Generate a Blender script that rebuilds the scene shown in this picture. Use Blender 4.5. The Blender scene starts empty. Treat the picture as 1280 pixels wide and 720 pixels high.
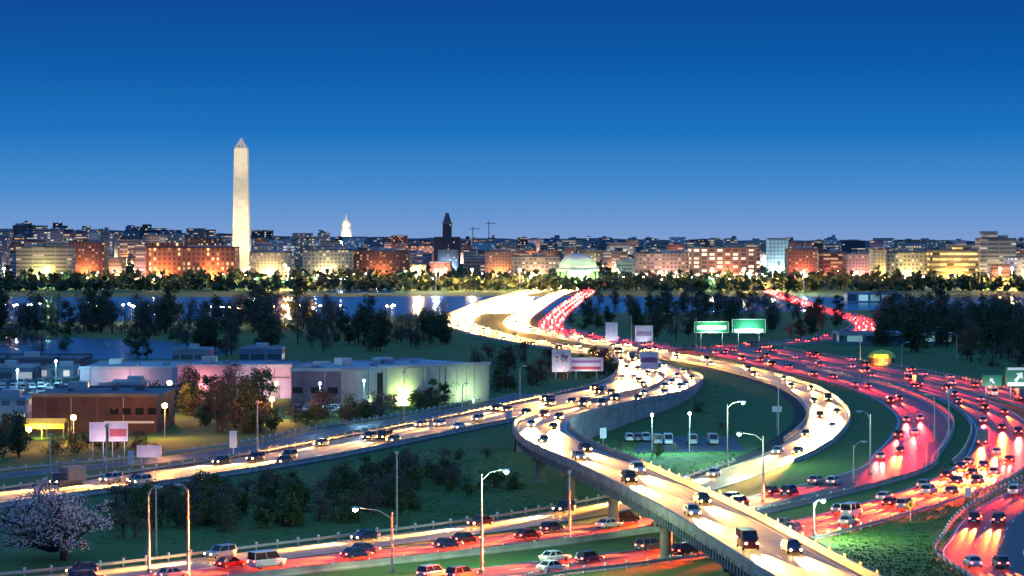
import bpy, math, random
from mathutils import Vector, Matrix, noise

# ------------------------------------------------------------------ camera, sky, sun, exposure
SC = bpy.context.scene
F, HZ, EYE = 3100.0, 296.0, 45.0            # focal length in photo pixels, horizon row, eye height
PITCH = math.atan((360 - HZ) / F)
cam = bpy.data.cameras.new('camera')
cam.sensor_width = 36.0
cam.lens = 36.0 * F / 1280
cam.clip_start = 1.0
cam.clip_end = 60000
camo = bpy.data.objects.new('camera', cam)
SC.collection.objects.link(camo)
camo.location = (0, 0, EYE)
camo.rotation_euler = (math.pi / 2 - PITCH, 0, 0)
SC.camera = camo

SUN_EL, SUN_ROT = math.radians(-2.0), math.radians(-70)
w = bpy.data.worlds.new('World')
SC.world = w
w.use_nodes = True
nt = w.node_tree
nt.nodes.clear()
out = nt.nodes.new('ShaderNodeOutputWorld')
bg = nt.nodes.new('ShaderNodeBackground')
tc = nt.nodes.new('ShaderNodeTexCoord')
sep = nt.nodes.new('ShaderNodeSeparateXYZ')
nt.links.new(tc.outputs['Generated'], sep.inputs[0])
mr = nt.nodes.new('ShaderNodeMapRange')
mr.inputs['From Min'].default_value = -0.01
mr.inputs['From Max'].default_value = 0.29
nt.links.new(sep.outputs['Z'], mr.inputs['Value'])
rp = nt.nodes.new('ShaderNodeValToRGB')
nt.links.new(mr.outputs[0], rp.inputs[0])
els = rp.color_ramp.elements
els[0].position = 0.0
els[0].color = (0.27, 0.38, 0.66, 1)
els[1].position = 1.0
els[1].color = (0.08, 0.29, 0.80, 1)
for z, c in ((0.004, (0.170, 0.325, 0.650)), (0.020, (0.062, 0.262, 0.620)), (0.042, (0.010, 0.172, 0.520)),
             (0.068, (0.001, 0.105, 0.400)), (0.095, (0.0005, 0.066, 0.310)), (0.16, (0.02, 0.14, 0.50))):
    e = els.new((z + 0.01) / 0.30)
    e.color = (*c, 1)
# slight warmer violet towards the right of the horizon
sky = nt.nodes.new('ShaderNodeTexSky')
sky.sky_type = 'NISHITA'
sky.sun_disc = False
sky.sun_elevation = SUN_EL
sky.sun_rotation = SUN_ROT
mx = nt.nodes.new('ShaderNodeMix')
mx.data_type = 'RGBA'
mx.blend_type = 'ADD'
mx.inputs['Factor'].default_value = 0.01
nt.links.new(rp.outputs[0], mx.inputs['A'])
nt.links.new(sky.outputs[0], mx.inputs['B'])
nt.links.new(mx.outputs['Result'], bg.inputs['Color'])
bg.inputs['Strength'].default_value = 1.0
nt.links.new(bg.outputs[0], out.inputs[0])

sun = bpy.data.lights.new('sun', 'SUN')
sun.energy = 0.05
sun.angle = math.radians(12)
sun.color = (1.0, 0.85, 0.75)
suno = bpy.data.objects.new('sun', sun)
SC.collection.objects.link(suno)
suno.rotation_euler = (math.radians(84), 0, math.radians(70))

SC.view_settings.view_transform = 'Standard'
SC.view_settings.look = 'None'
SC.view_settings.exposure = 0.0
SC.view_settings.gamma = 1.0
SC.view_settings.use_curve_mapping = False
SC.cycles.use_denoising = True
SC.cycles.max_bounces = 4
SC.cycles.diffuse_bounces = 2
SC.cycles.glossy_bounces = 2
SC.cycles.transmission_bounces = 2
SC.cycles.sample_clamp_indirect = 4.0
SC.cycles.sample_clamp_direct = 0.0
SC.cycles.use_light_tree = True
SC.cycles.caustics_reflective = False
SC.cycles.caustics_refractive = False
HEAD_W, TAIL_W = 1250000.0, 300000.0 
WARM = (1.0, 0.48, 0.10)

# ------------------------------------------------------------------ helpers
R = random.Random(7)
COL = SC.collection
FW = Vector((0, math.cos(PITCH), -math.sin(PITCH)))
UPV = Vector((0, math.sin(PITCH), math.cos(PITCH)))


def G(px, py, z=0.0):
    """ground point (height z) seen at photo pixel px, py"""
    d = FW * F + UPV * (360 - py) + Vector((px - 640, 0, 0))
    t = (z - EYE) / d.z
    return Vector((d.x * t, d.y * t, z))


def at(px, D, z=0.0):
    return Vector(((px - 640) * D / F, D, z))


def zat(py, D):
    """height seen at row py at distance D"""
    return EYE + (HZ - py) * D / F


def proj(p):
    v = Vector(p) - Vector((0, 0, EYE))
    return 640 + v.x / v.dot(FW) * F, 360 - v.dot(UPV) / v.dot(FW) * F


def tag(o, label=None, cat=None, group=None, kind=None):
    if label:
        o['label'] = label
    if cat:
        o['category'] = cat
    if group:
        o['group'] = group
    if kind:
        o['kind'] = kind
    return o


def empty(name, loc=(0, 0, 0), rz=0.0, scale=1.0):
    o = bpy.data.objects.new(name, None)
    COL.objects.link(o)
    o.location = loc
    o.rotation_euler = (0, 0, rz)
    o.scale = (scale,) * 3
    return o


class MB:
    """collects shapes into one mesh"""
    def __init__(s):
        s.v, s.f, s.m = [], [], []

    def quad(s, a, b, c, d, mi=0):
        n = len(s.v)
        s.v += [tuple(a), tuple(b), tuple(c), tuple(d)]
        s.f.append((n, n + 1, n + 2, n + 3))
        s.m.append(mi)

    def poly(s, pts, mi=0):
        n = len(s.v)
        s.v += [tuple(p) for p in pts]
        s.f.append(tuple(range(n, n + len(pts))))
        s.m.append(mi)

    def box(s, c, d, rz=0.0, mi=0, taper=1.0):
        """c = centre of the bottom, d = sizes"""
        hx, hy = d[0] / 2, d[1] / 2
        ca, sa = math.cos(rz), math.sin(rz)
        n = len(s.v)
        for z, k in ((0, 1.0), (d[2], taper)):
            for x, y in ((-hx, -hy), (hx, -hy), (hx, hy), (-hx, hy)):
                x, y = x * k, y * k
                s.v.append((c[0] + x * ca - y * sa, c[1] + x * sa + y * ca, c[2] + z))
        for q in ((0, 3, 2, 1), (4, 5, 6, 7), (0, 1, 5, 4), (1, 2, 6, 5), (2, 3, 7, 6), (3, 0, 4, 7)):
            s.f.append(tuple(n + i for i in q))
            s.m.append(mi)
        return s

    def tube(s, pts, rad, n=8, mi=0, caps=True):
        pts = [Vector(p) for p in pts]
        rad = rad if isinstance(rad, (list, tuple)) else [rad] * len(pts)
        base = len(s.v)
        for i, p in enumerate(pts):
            t = (pts[min(i + 1, len(pts) - 1)] - pts[max(i - 1, 0)])
            t = t.normalized() if t.length else Vector((0, 0, 1))
            a = t.cross(Vector((0, 1, 0)) if abs(t.y) < 0.9 else Vector((1, 0, 0))).normalized()
            b = t.cross(a)
            for k in range(n):
                th = 2 * math.pi * k / n
                s.v.append(tuple(p + (a * math.cos(th) + b * math.sin(th)) * rad[i]))
        for i in range(len(pts) - 1):
            for k in range(n):
                k2 = (k + 1) % n
                s.f.append((base + i * n + k, base + i * n + k2, base + (i + 1) * n + k2, base + (i + 1) * n + k))
                s.m.append(mi)
        if caps:
            s.f.append(tuple(base + k for k in range(n - 1, -1, -1)))
            s.m.append(mi)
            e = base + (len(pts) - 1) * n
            s.f.append(tuple(e + k for k in range(n)))
            s.m.append(mi)
        return s

    def lathe(s, prof, n=24, c=(0, 0, 0), mi=0):
        base = len(s.v)
        for r, z in prof:
            for k in range(n):
                th = 2 * math.pi * k / n
                s.v.append((c[0] + r * math.cos(th), c[1] + r * math.sin(th), c[2] + z))
        for i in range(len(prof) - 1):
            for k in range(n):
                k2 = (k + 1) % n
                s.f.append((base + i * n + k, base + i * n + k2, base + (i + 1) * n + k2, base + (i + 1) * n + k))
                s.m.append(mi)
        return s

    def loft(s, rings, mi=0):
        n = len(rings[0])
        base = len(s.v)
        for r in rings:
            s.v += [tuple(p) for p in r]
        for i in range(len(rings) - 1):
            for k in range(n):
                k2 = (k + 1) % n
                s.f.append((base + i * n + k, base + i * n + k2, base + (i + 1) * n + k2, base + (i + 1) * n + k))
                s.m.append(mi)
        s.f.append(tuple(base + k for k in range(n - 1, -1, -1)))
        s.m.append(mi)
        e = base + (len(rings) - 1) * n
        s.f.append(tuple(e + k for k in range(n)))
        s.m.append(mi)
        return s

    def mesh(s, name, mats):
        me = bpy.data.meshes.new(name)
        me.from_pydata(s.v, [], s.f)
        mats = mats if isinstance(mats, (list, tuple)) else [mats]
        for m in mats:
            me.materials.append(m)
        if len(mats) > 1:
            me.polygons.foreach_set('material_index', s.m)
        me.update()
        return me

    def build(s, name, mats, parent=None, smooth=False):
        me = s.mesh(name, mats)
        if smooth:
            for p in me.polygons:
                p.use_smooth = True
        o = bpy.data.objects.new(name, me)
        COL.objects.link(o)
        if parent:
            o.parent = parent
        return o


def copy_tree(o, parent=None):
    c = o.copy()
    COL.objects.link(c)
    if parent:
        c.parent = parent
    for ch in list(o.children):
        copy_tree(ch, c)
    return c


def struct(name, mb, mats, smooth=False):
    return tag(mb.build(name, mats, smooth=smooth), kind='structure')


# ------------------------------------------------------------------ materials
def mat(name, col, rough=0.7, var=0.25, scale=1.0, metal=0.0, col2=None, spec=0.5, bump=0.0, detail=6.0, emis=None, es=0.0):
    m = bpy.data.materials.new(name)
    m.use_nodes = True
    n, l = m.node_tree.nodes, m.node_tree.links
    b = n['Principled BSDF']
    b.inputs['Roughness'].default_value = rough
    b.inputs['Metallic'].default_value = metal
    b.inputs['Specular IOR Level'].default_value = spec
    if var > 0 or col2:
        c = n.new('ShaderNodeTexCoord')
        t = n.new('ShaderNodeTexNoise')
        t.inputs['Scale'].default_value = scale
        t.inputs['Detail'].default_value = detail
        l.new(c.outputs['Object'], t.inputs['Vector'])
        r = n.new('ShaderNodeValToRGB')
        r.color_ramp.elements[0].position = 0.32
        r.color_ramp.elements[1].position = 0.68
        c2 = col2 or tuple(min(1, x * (1 + var)) for x in col)
        c1 = col if col2 else tuple(x * (1 - var) for x in col)
        r.color_ramp.elements[0].color = (*c1, 1)
        r.color_ramp.elements[1].color = (*c2, 1)
        l.new(t.outputs['Fac'], r.inputs[0])
        l.new(r.outputs[0], b.inputs['Base Color'])
        if bump:
            bn = n.new('ShaderNodeBump')
            bn.inputs['Strength'].default_value = bump
            bn.inputs['Distance'].default_value = 0.1
            l.new(t.outputs['Fac'], bn.inputs['Height'])
            l.new(bn.outputs[0], b.inputs['Normal'])
    else:
        b.inputs['Base Color'].default_value = (*col, 1)
    if emis:
        b.inputs['Emission Color'].default_value = (*emis, 1)
        b.inputs['Emission Strength'].default_value = es
    return m


def lamp_mat(name, col, strength):
    m = mat(name, (0.8, 0.8, 0.8), 0.3, 0, emis=col, es=strength)
    m.cycles.emission_sampling = 'NONE'
    return m


def asphalt(name, col, rough):
    """road surface: worn wheel paths, aggregate, tar patches"""
    m = bpy.data.materials.new(name)
    m.use_nodes = True
    n, l = m.node_tree.nodes, m.node_tree.links
    b = n['Principled BSDF']
    c = n.new('ShaderNodeTexCoord')
    t1 = n.new('ShaderNodeTexNoise')
    t1.inputs['Scale'].default_value = 0.01
    t1.inputs['Detail'].default_value = 5
    t2 = n.new('ShaderNodeTexNoise')
    t2.inputs['Scale'].default_value = 2.2
    t2.inputs['Detail'].default_value = 4
    for t in (t1, t2):
        l.new(c.outputs['Object'], t.inputs['Vector'])
    a = n.new('ShaderNodeMath')
    a.operation = 'ADD'
    l.new(t1.outputs['Fac'], a.inputs[0])
    l.new(t2.outputs['Fac'], a.inputs[1])
    r = n.new('ShaderNodeValToRGB')
    r.color_ramp.elements[0].position = 0.35
    r.color_ramp.elements[1].position = 0.68
    r.color_ramp.elements[0].color = (*[x * 0.7 for x in col], 1)
    r.color_ramp.elements[1].color = (*[min(1, x * 1.3) for x in col], 1)
    h = n.new('ShaderNodeMath')
    h.operation = 'MULTIPLY'
    h.inputs[1].default_value = 0.5
    l.new(a.outputs[0], h.inputs[0])
    l.new(h.outputs[0], r.inputs[0])
    l.new(r.outputs[0], b.inputs['Base Color'])
    rr = n.new('ShaderNodeMapRange')
    rr.inputs['To Min'].default_value = rough - 0.08
    rr.inputs['To Max'].default_value = rough + 0.12
    l.new(t1.outputs['Fac'], rr.inputs['Value'])
    l.new(rr.outputs[0], b.inputs['Roughness'])
    return m


def facade(name, wall, lit=(1.0, 0.7, 0.35), frac=0.35, strength=2.0, cw=4.0, ch=4.0, fillw=0.55, fillh=0.5):
    """wall with a grid of windows, some of them lit from inside"""
    m = bpy.data.materials.new(name)
    m.use_nodes = True
    n, l = m.node_tree.nodes, m.node_tree.links
    b = n['Principled BSDF']
    b.inputs['Roughness'].default_value = 0.7

    def M(op, a, bb=None, v=None):
        q = n.new('ShaderNodeMath')
        q.operation = op
        if hasattr(a, 'node'):
            l.new(a, q.inputs[0])
        else:
            q.inputs[0].default_value = a
        if bb is not None:
            if hasattr(bb, 'node'):
                l.new(bb, q.inputs[1])
            else:
                q.inputs[1].default_value = bb
        return q.outputs[0]
    c = n.new('ShaderNodeTexCoord')
    sp = n.new('ShaderNodeSeparateXYZ')
    l.new(c.outputs['Object'], sp.inputs[0])
    g = n.new('ShaderNodeNewGeometry')
    sn = n.new('ShaderNodeSeparateXYZ')
    l.new(g.outputs['Normal'], sn.inputs[0])
    oi = n.new('ShaderNodeObjectInfo')
    u = M('DIVIDE', M('ADD', M('ADD', sp.outputs['X'], sp.outputs['Y']), 400.0), cw)
    v = M('DIVIDE', M('ADD', sp.outputs['Z'], 0.3), ch)
    uf, vf = M('FRACT', u), M('FRACT', v)
    inu = M('LESS_THAN', M('ABSOLUTE', M('SUBTRACT', uf, 0.5)), fillw / 2)
    inv = M('LESS_THAN', M('ABSOLUTE', M('SUBTRACT', vf, 0.5)), fillh / 2)
    side = M('LESS_THAN', M('ABSOLUTE', sn.outputs['Z']), 0.4)
    win = M('MULTIPLY', M('MULTIPLY', inu, inv), side)
    cb = n.new('ShaderNodeCombineXYZ')
    l.new(M('FLOOR', u), cb.inputs[0])
    l.new(M('FLOOR', v), cb.inputs[1])
    l.new(M('MULTIPLY', oi.outputs['Random'], 97.0), cb.inputs[2])
    wn = n.new('ShaderNodeTexWhiteNoise')
    l.new(cb.outputs[0], wn.inputs['Vector'])
    on = M('LESS_THAN', wn.outputs['Value'], frac)
    st = M('MULTIPLY', M('MULTIPLY', win, on), M('MULTIPLY', M('ADD', wn.outputs['Value'], frac * 0.3), strength / max(frac, .01)))
    mx = n.new('ShaderNodeMix')
    mx.data_type = 'RGBA'
    l.new(win, mx.inputs['Factor'])
    ns = n.new('ShaderNodeTexNoise')
    ns.inputs['Scale'].default_value = 0.15
    l.new(c.outputs['Object'], ns.inputs['Vector'])
    rr = n.new('ShaderNodeValToRGB')
    rr.color_ramp.elements[0].color = (*[x * 0.75 for x in wall], 1)
    rr.color_ramp.elements[1].color = (*[min(1, x * 1.25) for x in wall], 1)
    l.new(ns.outputs['Fac'], rr.inputs[0])
    l.new(rr.outputs[0], mx.inputs['A'])
    mx.inputs['B'].default_value = (*[x * .35 + .01 for x in wall], 1)
    l.new(mx.outputs['Result'], b.inputs['Base Color'])
    b.inputs['Emission Color'].default_value = (*lit, 1)
    l.new(st, b.inputs['Emission Strength'])
    m.cycles.emission_sampling = 'NONE'
    return m


M = {}
M['grass'] = mat('grass', (0.026, 0.120, 0.010), 0.95, 0, 0.09, col2=(0.075, 0.120, 0.018), bump=0.4, detail=10)
M['soil'] = mat('soil', (0.03, 0.028, 0.022), 0.95, 0.4, 0.2)
M['asphalt_dark'] = asphalt('asphalt_dark', (0.045, 0.046, 0.05), 0.5)
M['asphalt_red'] = asphalt('asphalt_worn', (0.042, 0.042, 0.044), 0.42)
M['asphalt_red'].node_tree.nodes['Principled BSDF'].inputs['Specular IOR Level'].default_value = 0.25
M['pavement'] = asphalt('concrete_pavement', (0.23, 0.19, 0.135), 0.36)
M['paint'] = mat('road_paint', (0.75, 0.75, 0.72), 0.6, 0.15, 3)
M['paint_y'] = mat('road_paint_yellow', (0.75, 0.5, 0.08), 0.6, 0.15, 3)
M['concrete'] = mat('concrete', (0.30, 0.29, 0.27), 0.8, 0.25, 0.35, bump=0.2)
M['concrete_d'] = mat('concrete_stained', (0.22, 0.20, 0.17), 0.85, 0.35, 0.5, bump=0.2)
M['steel'] = mat('painted_girder_steel', (0.16, 0.20, 0.24), 0.5, 0.25, 0.8)
M['galv'] = mat('galvanised_steel', (0.45, 0.46, 0.47), 0.45, 0.15, 2, metal=0.6)
M['white'] = mat('white_paint', (0.75, 0.75, 0.76), 0.5, 0.08, 1)
M['signback'] = mat('sign_aluminium', (0.68, 0.62, 0.66), 0.5, 0.12, 0.7)
M['green_sign'] = mat('green_sign_face', (0.01, 0.16, 0.09), 0.5, 0.1, 1)
M['yellow_sign'] = mat('yellow_sign_face', (0.8, 0.45, 0.02), 0.5, 0.08, 1)
M['black'] = mat('black_paint', (0.015, 0.015, 0.016), 0.5, 0, 1)
M['bark'] = mat('bark', (0.045, 0.034, 0.028), 0.9, 0.3, 1.5)
M['rubber'] = mat('rubber', (0.02, 0.02, 0.02), 0.8, 0, 1)
M['rim'] = mat('alloy_rim', (0.5, 0.5, 0.52), 0.35, 0, 1, metal=0.8)
M['glass'] = mat('car_glass', (0.015, 0.02, 0.028), 0.08, 0, 1)
M['plate'] = mat('number_plate', (0.7, 0.7, 0.68), 0.5, 0, 1)
M['head'] = lamp_mat('headlamp_lens', WARM, 90)
M['tail'] = lamp_mat('taillamp_lens', (1.0, 0.05, 0.03), 26)
M['amber'] = lamp_mat('amber_lamp', (1.0, 0.55, 0.12), 40)
M['lens_off'] = mat('unlit_lens', (0.6, 0.62, 0.62), 0.3, 0, 1)
M['city_lamp'] = lamp_mat('street_lamp_glow', (1.0, 0.66, 0.30), 60)
M['city_white'] = lamp_mat('white_lamp_glow', (0.85, 0.95, 1.0), 50)
M['city_green'] = lamp_mat('mercury_lamp_glow', (0.35, 1.0, 0.55), 60)
M['stone'] = mat('pale_marble', (0.62, 0.58, 0.50), 0.7, 0.10, 0.15)
M['roof_dark'] = mat('bitumen_roof', (0.10, 0.11, 0.13), 0.7, 0.3, 0.15)
M['roof_pale'] = mat('pale_membrane_roof', (0.30, 0.34, 0.38), 0.6, 0.3, 0.12)
M['roof_brown'] = mat('brown_tile_roof', (0.10, 0.05, 0.045), 0.8, 0.3, 0.3)
M['lilac_wall'] = mat('lilac_render', (0.42, 0.34, 0.42), 0.8, 0.12, 0.2)
M['plum_wall'] = mat('plum_brick', (0.17, 0.12, 0.15), 0.85, 0.2, 0.5)
M['green_wall'] = mat('pale_panel_wall', (0.42, 0.43, 0.36), 0.75, 0.12, 0.3)
M['tent'] = mat('yellow_canvas', (0.75, 0.62, 0.08), 0.7, 0.1, 0.5)


def water_mat():
    m = bpy.data.materials.new('river_water')
    m.use_nodes = True
    n, l = m.node_tree.nodes, m.node_tree.links
    b = n['Principled BSDF']
    b.inputs['Base Color'].default_value = (0.012, 0.07, 0.13, 1)
    b.inputs['Roughness'].default_value = 0.2
    c = n.new('ShaderNodeTexCoord')
    mp = n.new('ShaderNodeMapping')
    mp.inputs['Scale'].default_value = (0.35, 0.9, 1)
    t = n.new('ShaderNodeTexNoise')
    t.inputs['Scale'].default_value = 0.5
    t.inputs['Detail'].default_value = 4
    l.new(c.outputs['Object'], mp.inputs[0])
    l.new(mp.outputs[0], t.inputs['Vector'])
    bn = n.new('ShaderNodeBump')
    bn.inputs['Strength'].default_value = 0.5
    bn.inputs['Distance'].default_value = 0.35
    l.new(t.outputs['Fac'], bn.inputs['Height'])
    l.new(bn.outputs[0], b.inputs['Normal'])
    return m


M['water'] = water_mat()


def foliage(name, a, b):
    return mat(name, a, 0.85, 0, 0.6, col2=b, spec=0.2, detail=3)


M['leaf_dark'] = foliage('evergreen_leaves', (0.034, 0.052, 0.030), (0.080, 0.11, 0.052))
M['twig'] = foliage('bare_twigs', (0.075, 0.060, 0.048), (0.16, 0.128, 0.092))
M['leaf_mid'] = foliage('bush_leaves', (0.045, 0.075, 0.02), (0.10, 0.135, 0.045))
M['twig_red'] = foliage('reddish_twigs', (0.07, 0.030, 0.024), (0.13, 0.06, 0.045))
M['blossom'] = foliage('pale_blossom', (0.72, 0.44, 0.46), (0.88, 0.70, 0.70))
#@@SETTING
# ------------------------------------------------------------------ ground, hills, water
mb = MB()
mb.quad((-9000, -600, -0.02), (9000, -600, -0.02), (9000, 12000, -0.02), (-9000, 12000, -0.02))
struct('ground', mb, M['grass'])


def ridge(name, D0, D1, prof, seed, m):
    mb = MB()
    nx, ny = 130, 7
    rr = random.Random(seed)
    pts = []
    for j in range(ny):
        D = D0 + (D1 - D0) * j / (ny - 1)
        k = math.sin(math.pi * min(1.0, j / (ny - 2)) * 0.5)
        row = []
        for i in range(nx):
            px = -500 + 2280 * i / (nx - 1)
            top = 0
            for (a, ta), (b, tb) in zip(prof, prof[1:]):
                if a <= px <= b:
                    top = ta + (tb - ta) * (px - a) / (b - a)
            z = (EYE + (HZ - top) * D1 / F) * k + noise.noise(Vector((px * 0.03, j * 0.7, seed))) * 7 * k
            row.append(((px - 640) * D / F, D, z - 2))
        pts.append(row)
    for j in range(ny - 1):
        for i in range(nx - 1):
            mb.quad(pts[j][i], pts[j][i + 1], pts[j + 1][i + 1], pts[j + 1][i])
    return struct(name, mb, m, smooth=True)


M['hill'] = mat('wooded_hill', (0.03, 0.045, 0.06), 0.95, 0, 0.02, col2=(0.06, 0.075, 0.09), detail=12)
ridge('hills', 5200, 7600, [(-500, 281), (0, 286), (200, 289), (330, 294), (560, 297), (700, 298), (1000, 300), (1780, 301)], 3, M['hill'])

mb = MB()
mb.poly([G(-260, 450, .01), G(225, 449, .01), G(300, 440, .01), G(215, 427, .01), G(100, 422, .01), G(-260, 420, .01)])
struct('lagoon_water', mb, M['water'])
mb = MB()
mb.poly([G(-300, 407, .01), G(60, 402, .01), G(200, 400, .01), G(400, 399, .01), G(560, 392, .01), G(900, 391, .01), G(1300, 384, .01),
         G(1500, 371, .01), G(1200, 372, .01), G(900, 371, .01), G(640, 370, .01), G(380, 371, .01), G(-300, 372, .01)])
struct('river_water', mb, M['water'])
mb = MB()
mb.poly([G(405, 366, .012), G(490, 366, .012), G(505, 357, .012), G(420, 356, .012)])
struct('basin_water', mb, M['water'])


# ------------------------------------------------------------------ roads
class Path:
    """Catmull-Rom through world points, resampled by arc length"""
    def __init__(s, pts, step=3.0):
        P = [Vector(p) if len(p) == 3 else Vector((p[0], p[1], 0)) for p in pts]
        P = [P[0] * 2 - P[1]] + P + [P[-1] * 2 - P[-2]]
        q = []
        for i in range(1, len(P) - 2):
            n = max(2, int((P[i + 1] - P[i]).length / step))
            for k in range(n):
                t = k / n
                a, b, c, d = P[i - 1:i + 3]
                q.append(0.5 * ((2 * b) + (c - a) * t + (2 * a - 5 * b + 4 * c - d) * t * t + (3 * b - a - 3 * c + d) * t ** 3))
        q.append(P[-2])
        s.q = q
        s.s = [0.0]
        for a, b in zip(q, q[1:]):
            s.s.append(s.s[-1] + (b - a).length)
        s.L = s.s[-1]
        s.n = []
        for i in range(len(q)):
            t = q[min(i + 1, len(q) - 1)] - q[max(i - 1, 0)]
            s.n.append(Vector((t.y, -t.x, 0)).normalized())     # to the right of travel

    def __call__(s, d, off=0.0):
        d = max(0.0, min(s.L, d))
        lo, hi = 0, len(s.s) - 1
        while hi - lo > 1:
            m = (lo + hi) // 2
            if s.s[m] <= d:
                lo = m
            else:
                hi = m
        k = (d - s.s[lo]) / max(1e-6, s.s[hi] - s.s[lo])
        n = s.n[lo].lerp(s.n[hi], k).normalized()
        p = s.q[lo].lerp(s.q[hi], k) + n * off
        return p, Vector((-n.y, n.x, 0)), n

    def off_line(s, off, a=0.0, b=None, step=4.0, dz=0.0):
        b = s.L if b is None else b
        k = max(2, int((b - a) / step))
        return [s(a + (b - a) * i / k, off)[0] + Vector((0, 0, dz)) for i in range(k + 1)]


def ribbon(mb, path, o0, o1, dz, a=0.0, b=None, step=4.0, mi=0):
    A = path.off_line(o0, a, b, step, dz)
    B = path.off_line(o1, a, b, step, dz)
    for i in range(len(A) - 1):
        mb.quad(A[i], B[i], B[i + 1], A[i + 1], mi)


def gp(*l):
    return [G(x, y) for x, y in l]


def xy(*l):
    return [Vector((a[0], a[1], a[2] if len(a) > 2 else 0)) for a in l]


BR = Path(xy((42, 190, 7.6), (39.5, 220, 7.6), (33, 275, 7.4), (26, 339, 7.2), (17, 403, 6.9), (7.5, 466, 6.5), (7.5, 530, 5.6), (21, 593, 4.4),
             (37, 656, 2.8), (48, 719, 1.5), (54, 784, 0.5), (50, 850, 0.1), (46, 935, 0.03)))
HW = Path(xy((-112, 372), (-101, 398), (-88, 424), (-66, 462), (-47, 501), (-32, 542), (-17, 583), (-3, 624), (10, 666), (23, 708), (35, 750), (42, 800), (45, 870), (43, 935)))
LOOP = Path(gp((0, 731), (150, 717), (320, 696), (495, 674), (640, 655), (760, 634), (860, 611)) +
            xy((55, 506), (69, 561), (79, 618), (84, 676), (85, 735), (81, 793), (74, 851), (64, 908), (52, 1000)))
INNER = Path(gp((-40, 752), (150, 733), (300, 715), (450, 699), (640, 678), (760, 662), (880, 645)) +
             xy((70, 471), (82, 516), (92.5, 562), (101, 608), (105.5, 655), (107, 702), (106, 750), (101, 800), (94, 855), (86, 919), (76, 1000)))
OUTER = Path(gp((430, 748), (540, 732), (640, 716), (720, 706), (815, 695), (900, 683), (1005, 663)) +
             xy((76, 438), (94, 487), (107, 540), (117, 592), (123, 645), (125, 700), (122, 760), (116, 820), (106, 880), (95, 940), (84, 1010)))
FAR_OUT = Path(gp((1196, 745)) + xy((66, 318), (66.5, 348), (71, 367), (76, 387), (84, 412), (97, 445), (113, 485), (127, 530), (137, 590), (140, 650), (139, 720), (134, 790), (125, 860), (112, 930), (98, 1010)))
BACK = Path(xy((86, 1012), (98, 1025)) + gp((985, 430), (1035, 423), (1072, 415), (1082, 406), (1060, 396), (1025, 387), (990, 375), (958, 363), (940, 356)))
MAINA = Path(xy((44, 930)) + gp((725, 438), (650, 426), (602, 415), (572, 402), (592, 389), (640, 371), (684, 361), (700, 356)))
MAINB = Path(xy((58, 955)) + gp((770, 433), (700, 420), (656, 411), (645, 401), (664, 387), (690, 371), (717, 361), (732, 356)))
MAINR = Path(xy((80, 1010)) + gp((850, 437), (770, 426), (712, 416), (688, 407), (695, 395), (714, 379), (740, 362), (756, 356)))
FRONT = Path(gp((-60, 601), (0, 595), (100, 585), (200, 575), (320, 559), (420, 538), (520, 522), (600, 507), (660, 492)))

ROADS = [  # name, path, half width, material, lane offsets for markings, level
    ('front_road', FRONT, 4.2, 'asphalt_dark', (0,)),
    ('far_outer_road', FAR_OUT, 6.2, 'asphalt_red', (-1.6, 1.8)),
    ('outer_road', OUTER, 6.8, 'asphalt_red', (-2.2, 1.6)),
    ('inner_road', INNER, 6.6, 'asphalt_dark', (-2.4, 1.2)),
    ('loop_road', LOOP, 4.9, 'pavement', (0,)),
    ('back_road', BACK, 7.0, 'asphalt_red', (-2, 2)),
    ('main_red_road', MAINR, 6.5, 'asphalt_red', (-2, 2)),
    ('main_middle_road', MAINB, 7.0, 'pavement', (-2, 2)),
    ('main_road', MAINA, 9.0, 'pavement', (-4, 0, 4)),
    ('highway_road', HW, 8.4, 'pavement', (-3.6, 0, 3.6)),
]
for k, (name, p, hw, m, lanes) in enumerate(ROADS):
    mb = MB()
    z = 0.012 + 0.008 * k
    ribbon(mb, p, -hw, hw, z)
    struct(name, mb, M[m])
    mb = MB()
    ribbon(mb, p, -hw + .5, -hw + .68, z + .004)
    ribbon(mb, p, hw - .68, hw - .5, z + .004)
    for o in lanes:
        d = 0.0
        while d < p.L - 3:
            ribbon(mb, p, o - .08, o + .08, z + .004, d, d + 3.2, 3.2)
            d += 11.0
    struct('painted_markings', mb, M['paint'])

mb = MB()
for name, p, hw, m, lanes in ROADS:
    if m == 'pavement':
        d = 4.0
        while d < min(p.L, 700):
            ribbon(mb, p, -hw, hw, .105, d, d + .14, 1)
            d += 15.0
struct('expansion_joints', mb, M['black'])

# verge strips of soil beside the roads, a green median under the overpass
mb = MB()
ribbon(mb, HW, 8.4, 11.2, 0.004, 0, HW.L * .8)
ribbon(mb, HW, -12, -8.4, 0.004, 0, HW.L * .8)
ribbon(mb, LOOP, -8.5, -4.9, 0.006, 150)
struct('gravel_verge', mb, M['soil'])

# ------------------------------------------------------------------ the overpass
ov = empty('highway_overpass', (18, 403, 0))
OX = Vector((-18, -403, 0))


class OB(MB):
    def done(s, name, m):
        s.v = [tuple(Vector(v) + OX) for v in s.v]
        return s.build(name, m, ov)


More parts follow.
